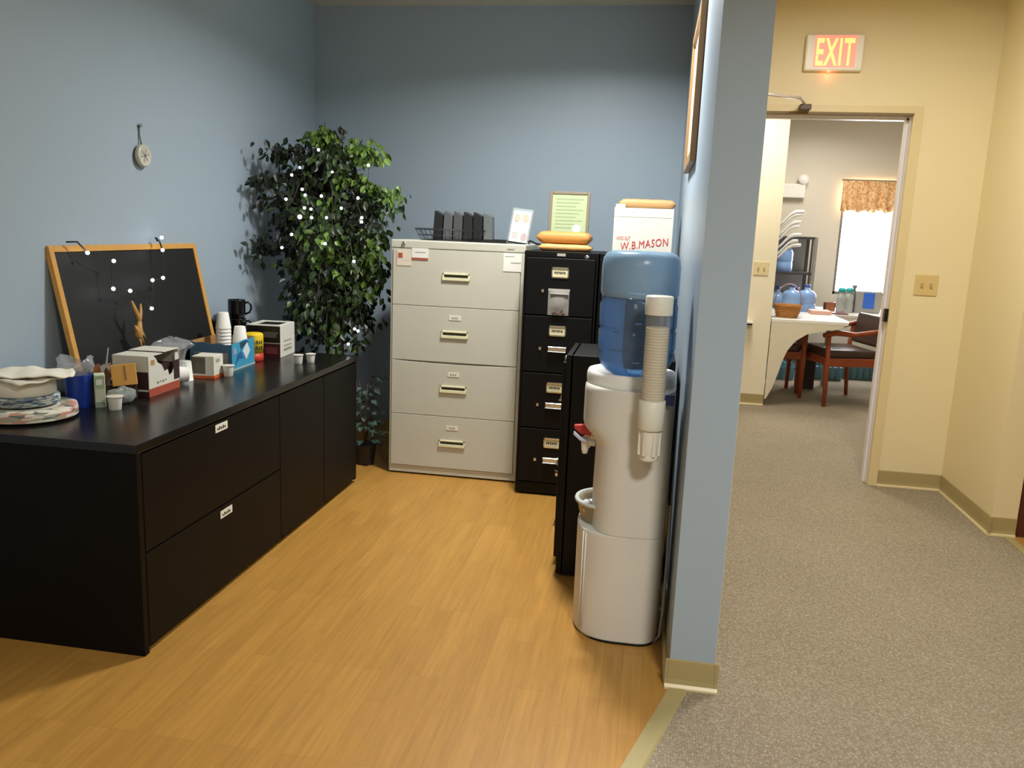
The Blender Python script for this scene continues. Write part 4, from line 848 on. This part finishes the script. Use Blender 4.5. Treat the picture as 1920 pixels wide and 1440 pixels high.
# ------------------------------------------------------------------ the office beyond the doorway
WY = 9.7
sbox('wall_office_return', (-1.2, 7.3, 0), (1.052, 7.42, ZC), M_CREAM)
baseboard('baseboard_office', (-1.2, 7.3, 0), (1.052, 7.3, 0), (0, -1, 0))
WX0, WX1, WZ0, WZ1 = 2.03, 2.72, .86, 2.11
wf = MB().box((-1.2, WY, 0), (WX0, WY + .12, ZC), M_OFF).box((WX1, WY, 0), (4.2, WY + .12, ZC), M_OFF).box((WX0, WY, 0), (WX1, WY + .12, WZ0), M_OFF).box((WX0, WY, WZ1), (WX1, WY + .12, ZC), M_OFF)
struct(wf.build('wall_office_far'))
sbox('wall_office_right', (4.2, YD + .14, 0), (4.3, WY + .1, ZC), M_OFF)
sbox('wall_office_left', (-1.3, YB + .1, 0), (-1.2, WY + .1, ZC), M_OFF)
sbox('wall_office_front', (XR, YD + .04, 0), (4.3, YD + .14, ZC), M_OFF)
sbox('wall_office_front_left', (-1.3, YB + .1, 0), (XP1, YB + .2, ZC), M_OFF)
wn = MB(); mwn = mat('dark_window_frame', '6d6a66', .5)
for q in (((WX0, WY + .03, WZ0), (WX0 + .03, WY + .08, WZ1)), ((WX1 - .03, WY + .03, WZ0), (WX1, WY + .08, WZ1)), ((WX0, WY + .03, WZ0), (WX1, WY + .08, WZ0 + .03)), ((WX0, WY + .03, WZ1 - .03), (WX1, WY + .08, WZ1))): wn.box(q[0], q[1], mwn)
wno = struct(wn.build('window_1'))
MB().box((WX0 + .03, WY + .05, WZ0 + .03), (WX1 - .03, WY + .054, WZ1 - .03), mat('window_glass', 'f4f8ff', .02, trans=1)).build('pane', wno)
o = MB().box((WX0 - 2, WY + 1.2, -.4), (WX1 + 2.5, WY + 1.25, 4.2), mat('overexposed_daylight', 'ffffff', 1, emit='fbfdff', estr=3.2)).build('sky_backdrop'); struct(o)
# valance
t = thing('valance', 'orange patterned fabric valance hanging over the office window', 'valance', (WX0 - .02, WY - .03, 2.1))
def valmat():
    m, nt, b, N, L = nodes_mat('orange_leaf_fabric'); tc = N('ShaderNodeTexCoord'); n = N('ShaderNodeTexNoise'); n.inputs['Scale'].default_value = 14; n.inputs['Distortion'].default_value = 3; L(tc.outputs['Object'], n.inputs['Vector'])
    r = N('ShaderNodeValToRGB'); r.color_ramp.elements[0].position = .42; r.color_ramp.elements[1].position = .56; r.color_ramp.elements[0].color = lin('d3935a'); r.color_ramp.elements[1].color = lin('ecc592')
    L(n.outputs['Fac'], r.inputs[0]); L(r.outputs[0], b.inputs['Base Color']); b.inputs['Roughness'].default_value = .9
    return m
V = []; F = []; nx = 40
for j in range(5):
    for i in range(nx + 1):
        V.append((i / nx * .74, -.02 * math.sin(i * 1.1) * (.3 + .2 * j) - .01, -j * .082 - (.012 * math.sin(i * .8) if j == 4 else 0)))
F = [(j * (nx + 1) + i, j * (nx + 1) + i + 1, (j + 1) * (nx + 1) + i + 1, (j + 1) * (nx + 1) + i) for j in range(4) for i in range(nx)]
o = MB().add(V, F, valmat(), True).build('fabric', t); so = o.modifiers.new('s', 'SOLIDIFY'); so.thickness = .003
MB().tube([(-.01, .0, .004), (.75, .0, .004)], .008, mwn, 8).build('rod', t)
# curved bracket desk
dk = thing('desk', 'white wall-mounted desk top with a curved white bracket panel', 'desk', (1.06, 7.3, 0))
mdk = mat('white_laminate', 'eeeae2', .25)
MB().prism([(0, 0), (.63, .0), (.655, .1), (.65, .6), (.645, 1.1), (0, 1.1)], 'z', .735, .765, mdk).build('desk_top', dk, bevel=.004)
pts = [(0, .735), (.61, .735), (.56, .705), (.45, .685), (.3, .645), (.21, .58), (.155, .5), (.125, .42), (.095, .3), (.06, .17), (.012, .06), (0, .06)]
MB().prism(pts, 'y', .0, .028, mat('cream_bracket_panel', 'e2d8c2', .35)).build('bracket_panel', dk)
# far worktop with support
wt = thing('worktop', 'white worktop along the office window under the bottles', 'worktop', (1.72, 8.22, 0))
MB().box((.0, 0.02, .72), (1.6, .95, .75), mdk).build('desk_top', wt, bevel=.004)
for x in (1.2,): MB().box((x, .05, 0), (x + .03, .9, .72), mdk).build('gable', wt)
MB().box((.06, .3, 0), (.09, .38, .72), mat('grey_leg', '8a8780', .5)).build('leg', wt)
# basket
bk = thing('wicker_basket', 'round wicker basket with arched handle on the white desk', 'basket', (1.215, 7.52, .765))
mwk = mat('honey_wicker', 'bd8443', .6); m = MB(); R = [(.078, 0), (.085, .02), (.095, .05), (.1, .08), (.105, .105), (.112, .112)]
m.lathe([(r - .003, z) for r, z in R], mwk, n=30, caps=False, sx=1.1).lathe([(.078, .002), (.001, .002)], mwk, n=30, caps=False, sx=1.1)
for k in range(9):
    z = .008 + k * .012; r = .08 + .032 * (z / .11)
    m.tube([((r + .003 * math.sin(7 * a + k * PI)) * 1.1 * math.cos(a), (r + .003 * math.sin(7 * a + k * PI)) * math.sin(a), z) for a in [2 * PI * q / 42 for q in range(42)]], .0045, mwk, 5, closed=True)
m.build('woven_bowl', bk)
MB().tube([(.118 * math.cos(a), 0, .1 + .19 * math.sin(a)) for a in [PI * q / 20 for q in range(21)]], .0055, mat('mauve_wicker', 'a58a94', .6), 8).build('handle', bk)
# light switch and ledge on the cream return
mpl = mat('ivory_plate', 'e2d3a8', .4)
t = thing('light_switch', 'cream double light switch on the bright wall seen through the doorway', 'light switch', (.93, 7.3, 1.185))
MB().box((-.062, -.007, -.058), (.062, 0, .058), mpl).build('plate', t, bevel=.003)
for sx in (-.024, .024): MB().box((sx - .006, -.015, -.012), (sx + .006, -.006, .012), mat('switch_toggle_tan', 'b89f66', .45)).build('toggle', t)
t = thing('wall_shelf', 'small white ledge with a dark underside on the bright wall past the doorway', 'shelf', (.80, 7.3, .715))
MB().box((-.1, -.09, .004), (.1, 0, .02), mdk).build('ledge', t, bevel=.002); MB().box((-.09, -.08, -.01), (.09, 0, .004), M_DARK).build('underside', t)
# emergency light
t = thing('emergency_light', 'white emergency light box with a round lamp head on the far office wall', 'emergency light', (1.5, WY, 1.97))
mwp = mat('white_plastic', 'e8e2d8', .4)
MB().box((-.33, -.08, -.075), (.115, 0, .075), mwp).build('housing', t, bevel=.008)
for x in (.085, -.27):
    o = MB().lathe([(.02, -.03), (.05, -.02), (.058, .02), (.05, .045), (.001, .05)], mwp, n=24, M=Matrix.Translation((x, -.05, .12)) @ Matrix.Rotation(math.radians(80), 4, 'X')).build('lamp_head', t)
    MB().tube([(x, -.04, .07), (x, -.04, .09)], .015, mwp).build('lamp_neck', t)
# metal shelving with jugs
sh = thing('metal_shelving', 'grey metal shelving unit with water jugs at the back of the office', 'shelving', (1.0, 9.05, 0))
mgs = mat('dark_grey_steel', '4c4a48', .4, .5); mls = mat('light_grey_steel', '9a9894', .4, .5)
for x, y in ((0, 0), (.68, 0), (0, .45), (.68, .45)): MB().box((x - .016, y - .016, 0), (x + .016, y + .016, 1.47), mls if y == 0 else mgs).build('post', sh)
MB().box((.635, -.01, 0), (.655, .0, 1.47), mgs).build('side_strip', sh)
for z in (.1, .6, 1.08, 1.45): MB().box((0, 0, z), (.68, .45, z + .025), mgs).build('shelf', sh, bevel=.002)
MB().box((.0, .44, .62), (.66, .45, 1.46), mat('grey_back_panel', '9b9690', .6)).build('back_panel', sh)
def jug(label, loc):
    t = thing('water_jug', label, 'water jug', loc, 0, 'water jugs on the office shelving')
    MB().lathe([(.08, 0), (.09, .01), (.09, .09), (.083, .1), (.09, .11), (.09, .2), (.07, .24), (.025, .26), (.025, .3), (.001, .3)], mat('pale_blue_jug', '8fb4e8', .2, alpha=.9), n=24, caps=False).build('jug_body', t)
    MB().lathe([(.028, .29), (.028, .32), (.001, .32)], mat('blue_cap', '4860b0', .4), n=16).build('cap', t); return t
jug('pale blue water jug on the upper shelf of the office shelving', (1.4, 9.2, 1.105))
for i, (x, y) in enumerate(((1.36, 9.17), (1.56, 9.2))): jug(['left pale blue water jug on the middle shelf of the office shelving', 'right pale blue water jug on the middle shelf of the office shelving'][i], (x, y, .625))
for lb, lc in (('pale blue water jug directly behind the wicker basket on the desk', (1.34, 8.14, .765)), ('pale blue water jug on the desk, right of the jug behind the basket', (1.5, 8.27, .765))): jug(lb, lc).scale = (.95, .95, .8)
# fanned folding chairs -> white curved tube ends
cc = thing('coat_rack', 'white rack of upswept curved arms behind the bright wall edge', 'rack', (1.2, 8.53, 0))
mwt = mat('white_tube', 'e8e6e0', .3)
MB().tube([(-.02, 0, 0), (-.02, 0, 1.62)], .02, mwt, 10).lathe([(.1, 0), (.09, .02), (.02, .03)], mwt, (-.02, 0, 0), 24).build('post', cc)
for k, (z, L_) in enumerate(((1.27, .24), (1.31, .21), (1.37, .235), (1.45, .21), (1.49, .22), (1.56, .225), (1.59, .24))):
    MB().tube([(-.02, 0, z - .06), (.06, -.01, z + .02), (.12, -.01, z + .09), (.165, -.01, z + .115), (L_, -.01, z + .12)], [.009, .011, .014, .021, .017], mwt, 10).build('arm', cc)
# paper stack, wood box
def simple(name, label, cat, a, b, m_, bev=.003):
    c = ((a[0] + b[0]) / 2, (a[1] + b[1]) / 2, a[2]); o = MB().box((a[0] - c[0], a[1] - c[1], 0), (b[0] - c[0], b[1] - c[1], b[2] - a[2]), m_).build(name, bevel=bev); o.location = c; return tag(o, label, cat)
simple('paper_stack', 'pinkish stack of papers on the white desk behind the basket', 'papers', (1.5, 7.95, .765), (1.68, 8.15, .8), mat('pink_paper', 'd9a89c', .7))
t = thing('wooden_caddy', 'small brown wooden pencil box left of the clear bottles', 'box', (1.79, 8.62, .75))
m = MB(); mbw = mat('brown_wood_box', '9a5f3c', .5)
for q in (((-.05, -.04, 0), (.05, -.033, .09)), ((-.05, .033, 0), (.05, .04, .09)), ((-.05, -.04, 0), (-.043, .04, .09)), ((.043, -.04, 0), (.05, .04, .09)), ((-.05, -.04, 0), (.05, .04, .006))): m.box(q[0], q[1], mbw)
m.build('box_body', t)
MB().tube([(.0, 0, .01), (.02, 0, .16)], .004, mat('pencil', 'c9b8a0', .5), 6).build('pencil', t)
def bottle(label, loc):
    t = thing('bottle', label, 'bottle', loc, 0, 'bottles on the window worktop')
    MB().lathe([(.038, 0), (.042, .01), (.042, .07), (.036, .1), (.042, .13), (.041, .17), (.02, .2), (.018, .215)], mat('clear_grey_bottle', 'b9bcb8', .2, alpha=.85), n=20).build('bottle_body', t)
    MB().lathe([(.03, .205), (.036, .21), (.034, .235), (.02, .245), (.001, .246)], mat('teal_cap', '2fa8a8', .4), n=18).build('cap', t); return t
bottle('left clear bottle with a teal cap by the office window', (1.87, 8.5, .75)); bottle('right clear bottle with a teal cap by the office window', (1.955, 8.56, .75))
t = thing('countertop_machine', 'grey countertop machine with a bright blue front panel by the window', 'machine', (2.15, 8.62, .75))
mgm = mat('warm_grey_plastic', 'a29f9a', .4)
MB().box((-.115, 0, 0), (.13, .2, .215), mgm).build('housing', t, bevel=.012)
MB().box((-.045, -.006, .045), (.06, .002, .2), mat('bright_blue_panel', '3a6cd4', .35)).build('blue_panel', t, bevel=.008)
MB().box((-.16, .03, 0), (-.12, .16, .2), mat('grey_side_tank', '8a8684', .4)).build('side_tank', t, bevel=.006)
MB().lathe([(.014, .2), (.012, .235), (.022, .245), (.022, .265), (.001, .27)], mat('mauve_knob', '8a7c88', .4), (-.12, .08, 0), 16).build('knob', t)
simple('magazine', 'dark reddish magazine lying at the corner of the window worktop', 'magazine', (1.74, 8.26, .75), (1.9, 8.5, .762), mat('dark_red_cover', '6d4648', .5))
# armchairs
def armchair(label, loc, rz, BT=.80):
    t = thing('armchair', label, 'armchair', loc, rz, 'wooden office armchairs')
    mc = mat('cherry_wood', '9a4a26', .35); ml = mat('brown_leather', '4a382e', .35)
    # faces -x; width along y
    for sy in (-.29, .29):
        MB().tube([(-.24, sy, 0), (-.25, sy, .4), (-.26, sy, .62)], [.019, .023, .02], mc, 8).build('leg', t)
        MB().tube([(.25, sy, 0), (.22, sy, .4), (.25, sy, .68)], [.018, .022, .02], mc, 8).build('leg', t)
        MB().tube([(-.31, sy, .63), (-.2, sy, .655), (-.02, sy * .98, .64), (.15, sy * .97, .665), (.27, sy * .95, .70)], [.02, .026, .022, .022, .018], mc, 8).build('armrest', t)
        MB().box((-.24, sy - .015, .36), (.23, sy + .015, .43), mc).build('side_rail', t, bevel=.004)
    MB().box((-.25, -.28, .36), (-.22, .28, .43), mc).build('front_rail', t, bevel=.004)
    MB().box((-.24, -.26, .42), (.22, .26, .5), ml).build('seat', t, bevel=.03, segs=4)
    MB().box((-.03, -.27, .52), (.03, .27, BT), ml, Matrix.Translation((.25, 0, 0)) @ Matrix.Translation((0, 0, .5)) @ Matrix.Rotation(.16, 4, 'Y') @ Matrix.Translation((0, 0, -.5))).build('backrest', t, bevel=.025, segs=4)
    return t
A1 = armchair('cherry wood armchair with brown leather nearest the doorway, facing the desk', (1.755, 7.79, 0), math.radians(14))
A2 = armchair('low-backed cherry wood armchair tucked under the white desk, left of the other', (1.13, 8.0, 0), math.radians(95), .7)
# packs of bottled water on the office floor
def pack(label, loc, w_, d_):
    t = thing('bottled_water_pack', label, 'water bottles', loc, 0, 'packs of bottled water on the office floor'); m = MB(); mb_ = mat('blue_water_bottles', '5f93a6', .15, alpha=.9)
    for i in range(int(w_ / .065)):
        for j in range(int(d_ / .065)): m.lathe([(.028, 0), (.031, .01), (.031, .12), (.012, .17), (.012, .185), (.001, .185)], mb_, (i * .065 + .032, j * .065 + .032, .002), 10, caps=False)
    m.build('bottle_cluster', t)
    MB().box((0, 0, 0), (w_, d_, .14), mat('shrink_wrap', '8db4c0', .1, alpha=.3)).build('shrink_wrap', t, bevel=.01); return t
pack('blue pack of bottled water at the left under the white desk', (1.22, 8.75, 0), .36, .26)
pack('blue pack of bottled water behind the front chair legs', (1.74, 8.95, 0), .33, .26)
pack('blue pack of bottled water at the right, below the window worktop', (2.12, 9.1, 0), .44, .26)
simple('floor_bag', 'dark box on the office floor under the desk', 'box', (1.5, 8.3, 0), (1.66, 8.45, .36), mat('dark_brown_box', '33221f', .6))
